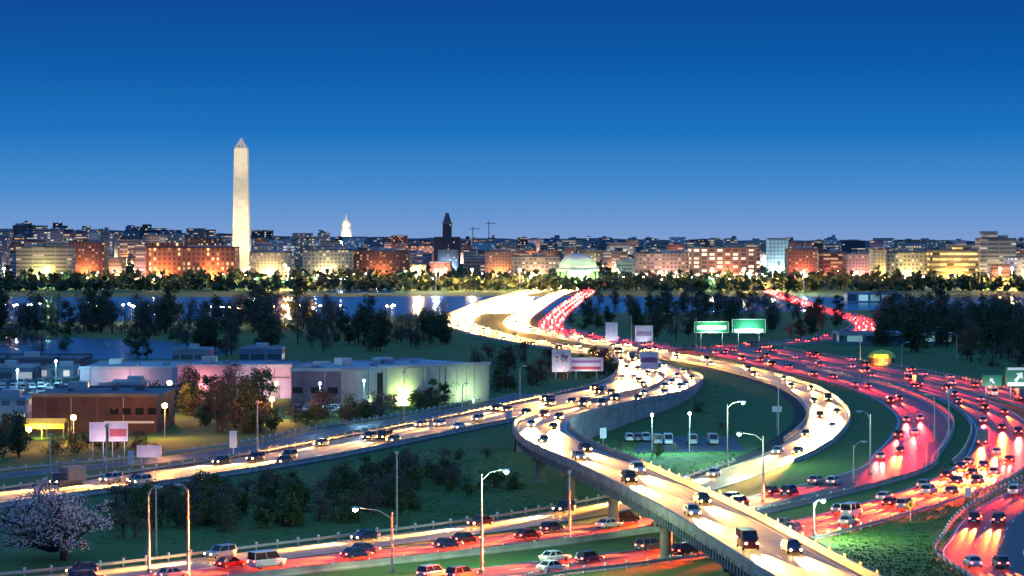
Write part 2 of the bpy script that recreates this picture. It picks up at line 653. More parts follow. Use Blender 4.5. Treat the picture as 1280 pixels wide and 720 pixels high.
tag(ov, 'curved concrete overpass on round piers sweeping in from the bottom edge', 'overpass')
BW = 5.6
mb = OB()
ribbon(mb, BR, -BW, BW, 0.16)
d = 0.0
while d < BR.L - 3:
    ribbon(mb, BR, -.08, .08, .165, d, d + 3.2, 3.2, 1)
    d += 11
for o in (-BW + .9, BW - .9):
    ribbon(mb, BR, o - .09, o + .09, .165, mi=1)
d = 3.0
while d < 520:
    ribbon(mb, BR, -BW, BW, .164, d, d + .16, 1, 2)
    d += 12.5
mb.done('road_surface', [M['pavement'], M['paint'], M['black']])
mb = OB()
S_END = 505.0
for o0, o1, dz in ((-BW - .35, BW + .35, -0.30),):
    ribbon(mb, BR, o1, o0, dz, 0, S_END)
for o in (-BW - .35, BW + .35):
    A = BR.off_line(o, 0, S_END, 4, -0.30)
    B = BR.off_line(o, 0, S_END, 4, 0.14)
    for i in range(len(A) - 1):
        mb.quad(A[i], A[i + 1], B[i + 1], B[i])
mb.done('deck_slab', M['concrete_d'])
for sgn in (-1, 1):
    mb = OB()
    a, b = sgn * (BW + .35), sgn * (BW - .02)
    L = BR.L - 120
    ribbon(mb, BR, a, b, 1.12, 0, L)
    for o, z0 in ((a, -.32), (b, .12)):
        A = BR.off_line(o, 0, L, 4, z0)
        B = BR.off_line(o * (0.997 if o == b else 1), 0, L, 4, 1.12)
        for i in range(len(A) - 1):
            mb.quad(A[i], A[i + 1], B[i + 1], B[i])
    mb.done('parapet', M['concrete'])
for k in range(46):
    p, t, n = BR(20 + k * 7.2, BW + .16)
    mb = OB()
    mb.box((p.x, p.y, p.z + 1.115), (.9, .16, .34), math.atan2(t.y, t.x))
    mb.done('reflector', M['yellow_sign'])
for o in (-BW + .25, -1.8, 1.8, BW - .25):
    mb = OB()
    A = BR.off_line(o, 0, 330, 4, -1.75)
    B = BR.off_line(o, 0, 330, 4, -0.31)
    for i in range(len(A) - 1):
        mb.quad(A[i], A[i + 1], B[i + 1], B[i])
    ribbon(mb, BR, o - .22, o + .22, -1.75, 0, 330)
    ribbon(mb, BR, o - .22, o + .22, -1.70, 0, 330)
    d = 1.0
    while d < 330:
        p, t, n = BR(d, o)
        ang = math.atan2(t.y, t.x)
        mb.box((p.x, p.y, p.z - 1.69), (.06, .42, 1.36), ang)
        d += 1.9
    mb.done('girder', M['steel'])


def find_s(px, off=0.0, z=0):
    best = min(range(0, int(BR.L) * 2), key=lambda i: (abs(proj(BR(i / 2, off)[0])[0] - px) if BR(i / 2)[0].y < 560 and i / 2 < 340 else 1e9))
    return best / 2


for px in (1010, 920, 833, 767, 713, 675):
    sgn = -3.6
    cand = [i for i in range(20, 330) if True]
    sb = min(cand, key=lambda i: abs(proj(BR(i, -3.6)[0] + Vector((0, 0, -3)))[0] - px))
    for o in (-3.6, 3.6):
        p, t, n = BR(sb, o)
        mb = OB()
        mb.lathe([(.85, -.05), (.85, p.z - 2.55)], 20, (p.x, p.y, 0))
        mb.lathe([(1.25, -.05), (1.25, .28), (.84, .34)], 20, (p.x, p.y, 0))
        c = mb.done('pier_column', M['concrete_d'])
        for f in c.data.polygons:
            f.use_smooth = True
    p, t, n = BR(sb, 0)
    mb = OB()
    mb.box((p.x, p.y, p.z - 2.6), (1.5, 2 * BW - .8, .84), math.atan2(t.y, t.x))
    mb.done('pier_cap', M['concrete_d'])
# the walls that carry the ramp down behind the bend
mb = OB()
for o in (-BW - .30, BW + .30):
    A = BR.off_line(o, 329, BR.L - 130, 4, 0)
    B = BR.off_line(o, 329, BR.L - 130, 4, -0.32)
    for a, b in zip(zip(A, A[1:]), zip(B, B[1:])):
        if b[0].z > .1:
            mb.quad((a[0].x, a[0].y, -.02), (a[1].x, a[1].y, -.02), b[1], b[0])
p, t, n = BR(329, 0)
mb.quad(Vector((*(p - n * BW).xy, -.02)), Vector((*(p + n * BW).xy, -.02)), p + n * BW - Vector((0, 0, .32)), p - n * BW - Vector((0, 0, .32)))
mb.done('retaining_wall', M['concrete'])

# ------------------------------------------------------------------ guard rails
def guard_rail(path, off, a, b, label, z=0.0, gap=4.0, reflect=None, solid=False):
    p0 = path(a, off)[0]
    g = tag(empty('spill_barrier' if solid else 'guard_rail', (p0.x, p0.y, z)), label, 'barrier' if solid else 'guard rail')
    O = Vector((p0.x, p0.y, 0))
    n = min(100, max(4, int((b - a) / gap)))
    mb = MB()
    A = [v - O for v in path.off_line(off, a, b, 4, 0)]
    if solid:  # solid wall form, added to block headlamp beams spilling off the road
        for i in range(len(A) - 1):
            u, v = A[i], A[i + 1]
            nn = Vector((v.y - u.y, u.x - v.x, 0)).normalized()
            prof = ((-.30, -.02), (-.28, .18), (-.10, .40), (-.08, .92), (.08, .92), (.10, .40), (.28, .18), (.30, -.02))
            for (x0, z0), (x1, z1) in zip(prof, prof[1:]):
                mb.quad((*(u + nn * x0).xy, z0), (*(v + nn * x0).xy, z0), (*(v + nn * x1).xy, z1), (*(u + nn * x1).xy, z1))
        mb.build('wall', M['concrete'], g)
        rm = MB().box((0, 0, .915), (.14, .22, .26)).mesh('reflector', M['white'])
        for i in range(n):
            p, t, nn = path(a + (b - a) * (i + .5) / n, off)
            o = bpy.data.objects.new('reflector', rm)
            COL.objects.link(o)
            o.parent = g
            o.location = (p.x - O.x, p.y - O.y, 0)
            o.rotation_euler.z = math.atan2(t.y, t.x)
        return g
    for i in range(len(A) - 1):
        for z0, z1, e in ((.42, .58, .06), (.62, .78, .06)):
            u, v = A[i], A[i + 1]
            nn = Vector((v.y - u.y, u.x - v.x, 0)).normalized() * e
            mb.quad((*(u + nn).xy, z0), (*(v + nn).xy, z0), (*(v + nn).xy, z1), (*(u + nn).xy, z1))
            mb.quad((*(u + nn).xy, z1), (*(v + nn).xy, z1), (*v.xy, z1 + .02), (*u.xy, z1 + .02))
        u, v = A[i], A[i + 1]
        nn = Vector((v.y - u.y, u.x - v.x, 0)).normalized() * .03
        mb.quad((*(u - nn).xy, .42), (*(v - nn).xy, .42), (*(v - nn).xy, .8), (*(u - nn).xy, .8))
    mb.build('rail', M['galv'], g)
    pm = MB().box((0, 0, -.02), (.16, .2, .95)).mesh('post', M['galv'])
    rm = MB().box((0, 0, .85), (.3, .3, .3)).mesh('reflector', M['white'])
    for i in range(n):
        p, t, nn = path(a + (b - a) * (i + .5) / n, off)
        o = bpy.data.objects.new('post', pm)
        COL.objects.link(o)
        o.parent = g
        o.location = p - O + nn * (-.14)
        o.location.z = p.z
        o.rotation_euler.z = math.atan2(t.y, t.x)
        if reflect:
            r = bpy.data.objects.new('reflector', rm)
            COL.objects.link(r)
            r.parent = o
    return g


guard_rail(HW, 9.0, 0, HW.L * .72, 'long low concrete barrier, made solid against lamp spill, along the near edge of the left highway', solid=True)
guard_rail(HW, -9.0, 0, HW.L * .75, 'long guard rail on the far edge of the left highway', reflect=1)
guard_rail(FRONT, -4.8, 0, FRONT.L * .9, 'guard rail on the far side of the narrow front road', reflect=1)
guard_rail(LOOP, -5.6, 0, 210, 'guard rail along the brushy slope above the lower road', reflect=1)
guard_rail(LOOP, 5.3, 214, LOOP.L - 70, 'concrete barrier, made solid to hold in headlamp light, round the outside of the pale loop road', solid=True)
guard_rail(LOOP, -5.3, 262, LOOP.L - 90, 'concrete barrier round the grassy inside of the pale loop road', solid=True)
guard_rail(MAINA, -9.6, 60, MAINA.L * .97, 'added concrete barrier stopping lamp spill on the left edge of the far bend', solid=True, gap=14)  # far road barriers added to stop lamp light bleeding onto the ground
guard_rail(MAINB, 7.6, 420, MAINB.L * .97, 'added concrete barrier stopping lamp spill between the middle far road and the far red lanes', solid=True, gap=14)
guard_rail(MAINR, 7.4, 60, MAINR.L * .97, 'added concrete barrier stopping lamp spill on the right edge of the far red lanes', solid=True, gap=14)
guard_rail(HW, -8.9, HW.L * .66, HW.L, 'concrete barrier beside the brown thicket at the merge', solid=True)
guard_rail(INNER, 7.1, 0, INNER.L * .8, 'concrete barrier on the right edge of the dark inner curve', solid=True)
guard_rail(OUTER, 7.4, 0, 330, 'guard rail between the wide red curve and the lower right lawn', reflect=1)
guard_rail(OUTER, -7.3, 215, OUTER.L * .85, 'concrete barrier on the left edge of the wide red curve', solid=True)
guard_rail(FAR_OUT, -6.8, 0, 260, 'curved guard rail round the tip of the lower right lawn', reflect=1)
guard_rail(FAR_OUT, 6.8, 0, 200, 'guard rail on the inside of the lower right ramp', reflect=1)
guard_rail(FAR_OUT, 6.9, 260, FAR_OUT.L * .97, 'guard rail along the far right edge of the red roads', reflect=1)
#@@CARS
# ------------------------------------------------------------------ cars
def ring(hw, zb, zt, y, k=.86):
    return [(-hw * k, y, zb), (-hw, y, zb + .16), (-hw, y, zt - .16), (-hw * k, y, zt), (hw * k, y, zt), (hw, y, zt - .16), (hw, y, zb + .16), (hw * k, y, zb)]


SHAPES = {
    'saloon': dict(L=4.6, H=1.45, belt=.92, hood=.80, tail=.95, cab=(-1.75, 1.0), roof=(-1.15, .25), W=.91),
    'hatchback': dict(L=4.0, H=1.52, belt=.92, hood=.82, tail=.90, cab=(-1.92, .95), roof=(-1.55, .2), W=.87),
    'tall car': dict(L=4.7, H=1.78, belt=1.08, hood=1.0, tail=1.08, cab=(-2.25, .95), roof=(-2.05, .35), W=.96),
    'van': dict(L=5.2, H=2.25, belt=1.25, hood=1.15, tail=1.25, cab=(-2.55, 1.75), roof=(-2.5, .95), W=1.0),
}
SHAPES['truck'] = dict(L=7.6, H=2.35, belt=1.35, hood=1.2, tail=.95, cab=(1.25, 3.2), roof=(1.3, 2.7), W=1.12)
PAINTS = {'silver': (0.42, 0.43, 0.45), 'white': (0.72, 0.72, 0.72), 'black': (0.02, 0.02, 0.024), 'dark blue': (0.02, 0.035, 0.10),
          'red': (0.30, 0.02, 0.02), 'grey': (0.14, 0.145, 0.15)}
CARM = {k: mat('car_paint_' + k.replace(' ', '_'), v, 0.3, 0.04, 1, metal=0.2) for k, v in PAINTS.items()}


def car_meshes(shape):
    s = SHAPES[shape]
    h, W = s['L'] / 2, s['W']
    d = {}
    mb = MB()
    mb.loft([ring(W * .80, .34, s['tail'] - .18, -h), ring(W * .95, .26, s['tail'] - .02, -h + .12), ring(W, .20, s['belt'] + .02, -h + .8),
             ring(W, .20, s['belt'], .9), ring(W * .97, .22, s['hood'], h - .75), ring(W * .90, .26, s['hood'] - .10, h - .12), ring(W * .78, .32, s['hood'] - .2, h)])
    # roof panel and pillars
    c0, c1 = s['cab']
    r0, r1 = s['roof']
    zb, zt = s['belt'] - .02, s['H']
    wb, wt = W * .90, W * .72
    if shape == 'van':
        wt = W * .86
    mb.box((0, (r0 + r1) / 2, zt - .05), (wt * 2 + .06, r1 - r0 + .1, .07))
    for sx in (-1, 1):
        for y0, y1 in ((c0, r0), (c1, r1), ((c0 + c1) / 2 - .1, (r0 + r1) / 2 - .1)):
            mb.tube([(sx * (wb + .01), y0, zb), (sx * (wt + .01), y1, zt - .02)], .055, 5)
    d['body'] = mb
    mb = MB()
    v = [(-wb, c0, zb), (wb, c0, zb), (wb, c1, zb), (-wb, c1, zb), (-wt, r0, zt - .06), (wt, r0, zt - .06), (wt, r1, zt - .06), (-wt, r1, zt - .06)]
    for q in ((0, 1, 5, 4), (1, 2, 6, 5), (2, 3, 7, 6), (3, 0, 4, 7)):
        mb.quad(*[v[i] for i in q])
    d['window'] = mb
    mb = MB()
    prof = [(0, -.11), (.2, -.11), (.31, -.09), (.33, -.04), (.33, .04), (.31, .09), (.2, .11), (0, .11)]
    n = 14
    for i in range(len(prof) - 1):
        for k in range(n):
            a0, a1 = 2 * math.pi * k / n, 2 * math.pi * (k + 1) / n
            (ra, za), (rb, zb2) = prof[i], prof[i + 1]
            P = lambda r, z, a: (z, r * math.cos(a), r * math.sin(a) + .33)
            mb.quad(P(ra, za, a0), P(ra, za, a1), P(rb, zb2, a1), P(rb, zb2, a0), 1 if i in (0, 6) else 0)
    d['wheel'] = mb
    mb = MB()
    mb.lathe([(0, .06), (.09, .05), (.13, 0), (.13, -.05)], 10)
    mb.v = [(x * 1.25, z, y) for x, y, z in mb.v]
    d['headlight'] = mb
    d['tail_light'] = MB().box((0, 0, -.09), (.30, .07, .18))
    d['mirror'] = MB().box((0, 0, 0), (.2, .12, .14))
    d['number_plate'] = MB().box((0, 0, -.06), (.5, .03, .12))
    mm = {'body': CARM['silver'], 'window': M['glass'], 'wheel': [M['rubber'], M['rim']], 'headlight': M['head'], 'tail_light': M['tail'], 'mirror': M['black'], 'number_plate': M['plate']}
    return {k: v.mesh(k, mm[k]) for k, v in d.items()}


CM = {k: car_meshes(k) for k in SHAPES}
CARGO = MB().box((0, -1.35, .85), (2.34, 4.8, 2.45)).mesh('cargo_box', mat('weathered_cargo_panel', (.22, .22, .23), .6, .2, .8))
BODY = {}
for s_ in SHAPES:
    for c_ in PAINTS:
        me = CM[s_]['body'].copy()
        me.materials[0] = CARM[c_]
        BODY[s_, c_] = me
OFFL = {}
for s_ in SHAPES:
    a_, b_ = CM[s_]['headlight'].copy(), CM[s_]['tail_light'].copy()
    a_.materials[0] = M['lens_off']
    b_.materials[0] = mat('unlit_tail_lens', (0.3, 0.01, 0.01), 0.3, 0)
    OFFL[s_] = (a_, b_)

HL = bpy.data.lights.new('headlamp_beam', 'SPOT')
HL.energy = HEAD_W
HL.color = WARM
HL.spot_size = math.radians(25)
HL.spot_blend = 0.9
HL.shadow_soft_size = 0.10
HL1 = HL.copy()
HL1.energy = HEAD_W * 0.75
TL = bpy.data.lights.new('taillamp_glow', 'SPOT')
TL.energy = TAIL_W
TL.color = (1.0, 0.014, 0.010)
TL.spot_size = math.radians(18)
TL.spot_blend = 0.9
TL.shadow_soft_size = 0.10
TL1 = TL.copy()
TL1.energy = TAIL_W * 2.0
TLO, TLO1 = TL.copy(), TL1.copy()
TLU = TL.copy()
TLU.energy = TAIL_W * 3.4
TLU.color = (1.0, 0.045, 0.006)
TLU.spot_size = math.radians(30)
TLO.color = TLO1.color = (1.0, 0.065, 0.008)


def lamp_obj(name, data, parent, loc, rx, rz=0.0):
    o = bpy.data.objects.new(name, data)
    COL.objects.link(o)
    o.parent = parent
    o.location = loc
    o.rotation_euler = (rx, 0, rz)
    if name in ('headlamp_beam', 'taillamp_glow'):
        o.scale = (.55 if name == "headlamp_beam" else .42, 1, 1)     # lamps throw a flat strip along their own lane
    return o


def place_car(p, rz, shape, colour, label, group, mode, lights=2, cat='car', warm=False):
    """mode: 'w' towards the camera with headlamps lit, 'r' away with tail lamps lit, 'p' parked and dark"""
    s = SHAPES[shape]
    h, W = s['L'] / 2, s['W']
    r = tag(empty(shape if shape in ('van', 'truck') else 'car', p, rz), label, cat, group)

    def part(name, me, loc=(0, 0, 0), rot=0.0):
        o = bpy.data.objects.new(name, me)
        COL.objects.link(o)
        o.parent = r
        o.location = loc
        o.rotation_euler.z = rot
        return o
    c = CM[shape]
    part('body', BODY[shape, colour])
    part('window', c['window'])
    for sx in (-1, 1):
        for y in (-h + .85, h - .9):
            part('wheel', c['wheel'], (sx * (W - .10), y, 0))
        part('headlight', c['headlight'] if mode != 'p' else OFFL[shape][0], (sx * W * .66, h - .04, s['hood'] - .26))
        part('tail_light', c['tail_light'] if mode != 'p' else OFFL[shape][1], (sx * W * .68, -h + .03, s['tail'] - .22))
        part('mirror', c['mirror'], (sx * (W + .08), .75, s['belt'] + .02))
    part('number_plate', c['number_plate'], (0, -h - .01, .5))
    if shape == 'truck':
        part('cargo_box', CARGO)
    if mode == 'w':
        for x in ((-W * .66, W * .66) if lights == 2 else ((0,) if lights == 1 else ())):
            lamp_obj('headlamp_beam', HL if lights == 2 else HL1, r, (x, h + .18, s['hood'] - .24), math.radians(86.5))
    if mode == 'r':
        for x in ((-W * .68, W * .68) if lights == 2 else ((0,) if lights == 1 else ())):
            lamp_obj('taillamp_glow', (TLU if 'under the overpass' in group else TLO if warm else TL) if lights == 2 else (TLO1 if warm else TL1), r, (x, -h - .16, s['tail'] - .2), math.radians(-87))
    return r


guard_rail(BACK, 7.6, 20, BACK.L * .96, 'added concrete barrier holding back lamp spill on the near side of the far back road', solid=True, gap=12)  # this pair is added to keep tail lamp light off the ground
guard_rail(BACK, -7.6, 20, BACK.L * .96, 'added concrete barrier holding back lamp spill on the far side of the far back road', solid=True, gap=12)
TRAFFIC = [  # path, lane offsets, mode, from, to, spacing, phrase
    (BR, (-2.2, 2.3), 'w', 12, 520, 44, 'coming down the curved overpass'),
    (BR, (-2.2, 2.3), 'w', 520, BR.L, 52, 'coming down the curved overpass'),
    (HW, (-5.4, -1.8, 1.8, 5.4), 'w', 20, HW.L, 48, 'on the pale left highway'),
    (LOOP, (-2.1, 2.1), 'w', 205, LOOP.L, 54, 'on the pale loop road'),
    (LOOP, (-2.2,), 'w', 8, 205, 22, 'on the lower road under the overpass'),
    (INNER, (-4.2, -0.9), 'r', 10, 185, 19, 'on the dark road under the overpass'),
    (INNER, (-4.2, -0.9), 'r', 185, INNER.L, 56, 'on the dark inner curve'),
    (OUTER, (-4.2, -0.4, 3.2), 'r', 10, 210, 20, 'on the orange-lit road under the overpass'),
    (OUTER, (-4.2, -0.4, 3.2), 'r', 210, OUTER.L, 56, 'on the wide red curve'),
    (FAR_OUT, (-3.6, 0.1), 'r', 6, 230, 46, 'on the lower right ramp'),
    (FAR_OUT, (-3.6, 0.1, 3.6), 'r', 260, FAR_OUT.L, 56, 'on the outermost lanes at the right edge'),
    (BACK, (-3.6, 0, 3.6), 'r', 5, BACK.L, 48, 'on the far right back road'),
    (MAINA, (-6, -2, 2, 6), 'w', 5, MAINA.L, 46, 'on the far bend towards the city'),
    (MAINB, (-4, 0, 4), 'w', 5, MAINB.L, 46, 'on the middle far road beside the red lanes'),
    (MAINR, (-4, 0, 4), 'r', 5, MAINR.L, 46, 'on the far red lanes'),
]
slots = []
for path, offs, mode, a, b, gap, phrase in TRAFFIC:
    for o in offs:
        d = a + R.uniform(0, gap * .6)
        while d < b:
            p, t, n = path(d, o)
            p = p + Vector((0, 0, .18 if path is BR else .12))
            x, y = proj(p)
            if -30 < x < 1310 and 290 < y < 740:
                slots.append((p.length, p, t if mode == 'r' else -t, mode, phrase))
            d += gap * R.uniform(.8, 1.3)
slots.sort(key=lambda q: q[0])
NEAR = slots[:225]
for dist, p, t, mode, phrase in NEAR:
    sh = R.choices(['saloon', 'hatchback', 'tall car', 'van', 'truck'], [6, 4, 4, 1.0, .5])[0]
    if sh == 'truck' and dist < 450:
        sh = 'saloon'
    co = R.choice(list(PAINTS))
    rz = math.atan2(-t.x, t.y)
    noun = 'car' if sh == 'tall car' else sh
    kind = 'tall ' if sh == 'tall car' else ''
    label = f"{kind}{co} {noun} with {'headlights' if mode == 'w' else 'tail lights'} lit {phrase}"
    place_car(p, rz, sh, co, label, label, mode, 2 if dist < 520 else 1, sh if sh in ('van', 'truck') else 'car', R.random() < (.2 if 'inner' in phrase or 'dark road' in phrase else .55))
# the rest of the queue, too far and too many to tell apart
mb = MB()
far_l = []
for dist, p, t, mode, phrase in slots[225:]:
    n = Vector((t.y, -t.x, 0))
    rz = math.atan2(-t.x, t.y)
    mb.box(p + Vector((0, 0, .25)), (1.8, 4.4, .65), rz, 2)
    mb.box(p + Vector((0, 0, .9)) - t * .3, (1.6, 2.5, .55), rz, 3, .8)
    for sx in (-.6, .6):
        if mode == 'w':
            mb.box(p + t * 2.24 + n * sx + Vector((0, 0, .5)), (.36, .1, .26), rz, 0)
        else:
            mb.box(p - t * 2.24 + n * sx + Vector((0, 0, .6)), (.36, .1, .26), rz, 1)
    far_l.append((p, t, mode))
ft = mb.build('distant_traffic', [M['head'], M['tail'], CARM['grey'], M['glass']])
tag(ft, 'far queues of cars with lit lamps shrinking towards the city', 'traffic', kind='stuff')
for p, t, mode in far_l:
    rz = math.atan2(-t.x, t.y)
    if mode == 'w':
        lamp_obj('headlamp_beam', HL1, ft, p + t * 2.5 + Vector((0, 0, .65)), math.radians(86.5), rz)
    else:
        lamp_obj('taillamp_glow', TL1, ft, p - t * 2.5 + Vector((0, 0, .75)), math.radians(87), rz + math.pi)
print('SLOTS', len(slots), 'near reach', NEAR[-1][0])
#@@CITY
# ------------------------------------------------------------------ the city across the river
WALLS = {
    'brick': facade('brick_facade', (0.26, 0.10, 0.07), (1.0, 0.62, 0.3), .3, 1.0),
    'limestone': facade('limestone_facade', (0.46, 0.40, 0.30), (1.0, 0.75, 0.4), .35, 1.0),
    'concrete': facade('concrete_facade', (0.32, 0.32, 0.33), (0.95, 0.85, 0.65), .3, .8, 5, 3.8, .8, .45),
    'white': facade('white_facade', (0.62, 0.60, 0.60), (0.9, 0.9, 0.85), .25, .8, 3.6, 3.8),
    'dark': facade('dark_facade', (0.07, 0.07, 0.09), (1.0, 0.8, 0.5), .25, .9, 4.5, 4, .7, .5),
    'pink': facade('pinkish_facade', (0.42, 0.24, 0.20), (1.0, 0.6, 0.4), .3, .9),
    'blue-grey': facade('bluegrey_facade', (0.16, 0.22, 0.30), (0.7, 0.9, 1.0), .3, .7, 6, 4, .85, .5),
}
VAR = {}
for k_, (wl_, li_, fr_) in {'brick': ((0.24, 0.11, 0.08), (1, .55, .25), .22), 'limestone': ((0.42, 0.37, 0.29), (1, .8, .5), .18), 'concrete': ((0.28, 0.27, 0.27), (1, .7, .4), .2), 'dark': ((0.06, 0.07, 0.10), (1, .9, .7), .12),
                            'pink': ((0.36, 0.22, 0.19), (1, .75, .5), .2), 'white': ((0.56, 0.56, 0.58), (1, .85, .6), .15), 'blue-grey': ((0.13, 0.18, 0.27), (1, .8, .5), .15)}.items():
    VAR[k_] = [WALLS[k_], facade(k_ + '_facade_fine', wl_, li_, fr_, .9, R.uniform(2.6, 3.6), R.uniform(3.1, 3.5), R.uniform(.35, .5), .5), facade(k_ + '_facade_banded', wl_, li_, fr_ * 1.6, .7, R.uniform(7, 12), R.uniform(3.4, 4.2), .94, .38)]
WW = {'brick': 4, 'limestone': 4, 'concrete': 3, 'white': 2, 'dark': 3, 'pink': 3, 'blue-grey': 3}


def zone(px):
    for lim, z in ((95, 'at the far left edge'), (170, 'left of the long orange-lit hall'), (288, 'behind the long orange-lit hall'), (365, 'just right of the tall obelisk'),
                   (420, 'left of the small white dome'), (500, 'right of the small white dome'), (620, 'around the dark tower'), (690, 'left of the green-lit dome'),
                   (790, 'behind the green-lit dome'), (870, 'a little right of the green-lit dome'), (955, 'left of the white slab tower'),
                   (1075, 'just right of the white slab tower'), (1170, 'behind the yellow-lit offices'), (1400, 'at the far right edge')):
        if px < lim:
            return z


FL = bpy.data.lights.new('facade_flood', 'SPOT')
FL.color = (1.0, 0.58, 0.24)
FL.energy = 26000
FL.spot_size = math.radians(150)
FL.spot_blend = .8
FL.shadow_soft_size = .6


def flood(parent, loc, col, energy, spread=150, rx=100, rz=0.0, name='facade_flood'):
    l = FL.copy()
    l.color, l.energy, l.spot_size = col, energy, math.radians(spread)
    o = lamp_obj(name, l, parent, loc, math.radians(rx), rz)
    return o


def block(px0, px1, top, D, wall, label, cat='building', group=None, depth=None, roof='roof_dark', pent=True, name='office_block', glow=None, ge=60000, rz=0.0):
    """a building seen between two columns with its roofline at row top, standing at distance D"""
    wd = (px1 - px0) * D / F
    h = max(4.0, zat(top, D))
    dp = depth or R.uniform(18, 40)
    c = at((px0 + px1) / 2, D)
    b = tag(empty(name, (c.x, D + dp / 2, 0), rz), label, cat, group)
    if isinstance(wall, str):
        wall = R.choice(VAR[wall])
    mb = MB().box((0, 0, -.1), (wd, dp, h))
    mb.build('wall', WALLS[wall] if isinstance(wall, str) else wall, b)
    mb = MB()
    mb.box((0, 0, h - .1), (wd + .6, dp + .6, .5))
    for sx, sy, dx, dy in ((0, -1, wd + .6, .3), (0, 1, wd + .6, .3), (-1, 0, .3, dp), (1, 0, .3, dp)):
        mb.box((sx * (wd / 2 + .12), sy * (dp / 2 + .12), h + .395), (dx, dy, .8))
    rf = mb.build('roof', M[roof], b)
    if pent:
        pm = MB()
        k = R.uniform(.2, .5)
        pm.box((wd * R.uniform(-.2, .2), 0, h + .39), (wd * k, dp * .5, R.uniform(2.2, 4.0)))
        pm.build('penthouse', M['concrete'] if R.random() < .5 else M['roof_pale'], rf)
        if R.random() < .4:
            MB().tube([(wd * .3, 0, h), (wd * .3, 0, h + R.uniform(5, 9))], .22, 5).build('mast', M['galv'], rf)
    if pent and R.random() < .6:
        sw, hh = wd * R.uniform(.25, .5), h * R.uniform(1.06, 1.22)
        sx = R.choice((-1, 1)) * (wd - sw) * .5 * R.uniform(.4, .92)
        MB().box((sx, dp * .1, h + .39), (sw, dp * .5, hh - h)).build('wing', WALLS[wall] if isinstance(wall, str) else wall, b)
    if glow:
        n = max(1, int(wd / 42))
        for i in range(n):
            flood(b, (wd * ((i + .5) / n - .5), -dp / 2 - 9, 1.5), glow, ge, 150, 108, 0)
    return b


# rows of blocks that fill the skyline, far to near
ORANGE, YELLOW, COOL = (1.0, 0.42, 0.16), (1.0, 0.70, 0.28), (0.65, 0.85, 1.0)


def sky_top(px):
    return 277 + 16 * min(1, px / 500) if px < 500 else 294 + 3 * min(1, (px - 500) / 300)


groups_used = {}
for D, lo, hi, wmin, wmax, gap in ((5000, 0, 10, 9, 26, 8), (4300, 4, 15, 9, 30, 7), (3700, 9, 22, 10, 36, 8), (3150, 17, 33, 12, 46, 10), (2720, 28, 43, 14, 50, 18)):
    px = -40 + R.uniform(0, 10)
    while px < 1320:
        wpx = R.uniform(wmin, wmax)
        mid = px + wpx / 2
        base = sky_top(mid)
        top = base + R.uniform(lo, hi)
        skip = (D < 3300 and (150 < mid < 330 or 690 < mid < 760)) or (D < 3200 and 940 < mid)
        if not skip:
            wl = R.choices(list(WW), list(WW.values()))[0]
            h = zat(top, D)
            size = 'low' if h < 18 else ('tall' if h > 38 else 'mid-height')
            shape = 'long' if wpx * D / F > 50 else 'narrow' if wpx * D / F < 24 else 'square'
            rowname = {5000: 'on the horizon', 4300: 'near the horizon', 3700: 'deep in the city', 3150: 'in the middle rows', 2720: 'behind the far bank trees'}[D]
            lab = f"{size} {shape} {wl} block {rowname} {zone(mid)}"
            gl = None
            if R.random() < (.6 if D < 4000 else .3):
                gl = R.choice([ORANGE, YELLOW, ORANGE, (1, .8, .55), COOL, (1, .5, .4)])
            block(px, px + wpx, top, D * R.uniform(.98, 1.02), wl, lab, 'building', lab, glow=gl, ge=R.uniform(60000, 190000), pent=R.random() < .6,
                  roof=R.choice(['roof_dark', 'roof_pale', 'roof_brown']))
        px += wpx + R.uniform(0, gap)

# ---- landmarks
# obelisk
D = 2900
c = at(302, D)
ob = tag(empty('obelisk', (c.x, D, 0)), 'tall floodlit cream stone obelisk rising above the skyline', 'monument')
top = zat(172, D)
hb, ht, hs = 10.4, 7.6, top - 13
MB().box((0, 0, 0), (hb * 2, hb * 2, hs), 0, 0, ht / hb).build('shaft', M['stone'], ob)
mb = MB()
mb.box((0, 0, hs), (ht * 2 + .02, ht * 2 + .02, 13), 0, 0, .04)
cap = mb.build('pyramidion', M['stone'], ob)
mb = MB()
for x in (-1.8, 1.8):
    mb.box((x, -ht + .7, hs + 2), (1.0, .5, 1.5))
mb.build('window', M['black'], cap)
MB().box((0, 0, -.1), (hb * 3.2, hb * 3.2, .9)).build('plinth', M['stone'], ob)
for a in (205, 250, 290, 335):
    ra = math.radians(a)
    for rad, hgt, en, spread in ((75, 40, 200000, 55), (240, 100, 750000, 30), (240, 152, 800000, 22)):
        x, y = rad * math.cos(ra), rad * math.sin(ra)
        l = FL.copy()
        l.color, l.energy, l.spot_size, l.spot_blend = (1.0, 0.80, 0.46), en, math.radians(spread), .9
        lo = lamp_obj('floodlight_beam', l, ob, (x, y, 14), 0)
        lo.rotation_euler = Vector((-x, -y, hgt)).to_track_quat('-Z', 'Y').to_euler()

# long brick printing hall, orange lit
block(172, 294, 310, 2560, facade('orange_lit_brick', (0.42, 0.17, 0.10), (1, .6, .25), .35, 1.6, 5, 5, .45, .6), 'long orange-lit brick hall with dark red roof left of the obelisk', 'building',
      depth=40, roof='roof_brown', pent=True, name='brick_hall', glow=(1.0, 0.34, 0.10), ge=90000)
block(168, 182, 306, 2555, 'pink', 'pale end pavilion against the left end of the long orange-lit hall', 'building', depth=42, pent=False, glow=(1, .6, .5), ge=60000)
block(312, 362, 316, 2580, 'limestone', 'yellow-lit stone office just right of the obelisk base', 'building', depth=30, glow=YELLOW, ge=110000)
block(378, 440, 313, 2650, 'limestone', 'pale yellow-lit stone block under the small white dome', 'building', depth=30, glow=(1, .85, .45), ge=70000)
block(438, 512, 314, 2680, 'brick', 'low orange brick block right of the small white dome', 'building', depth=30, glow=ORANGE, ge=50000)
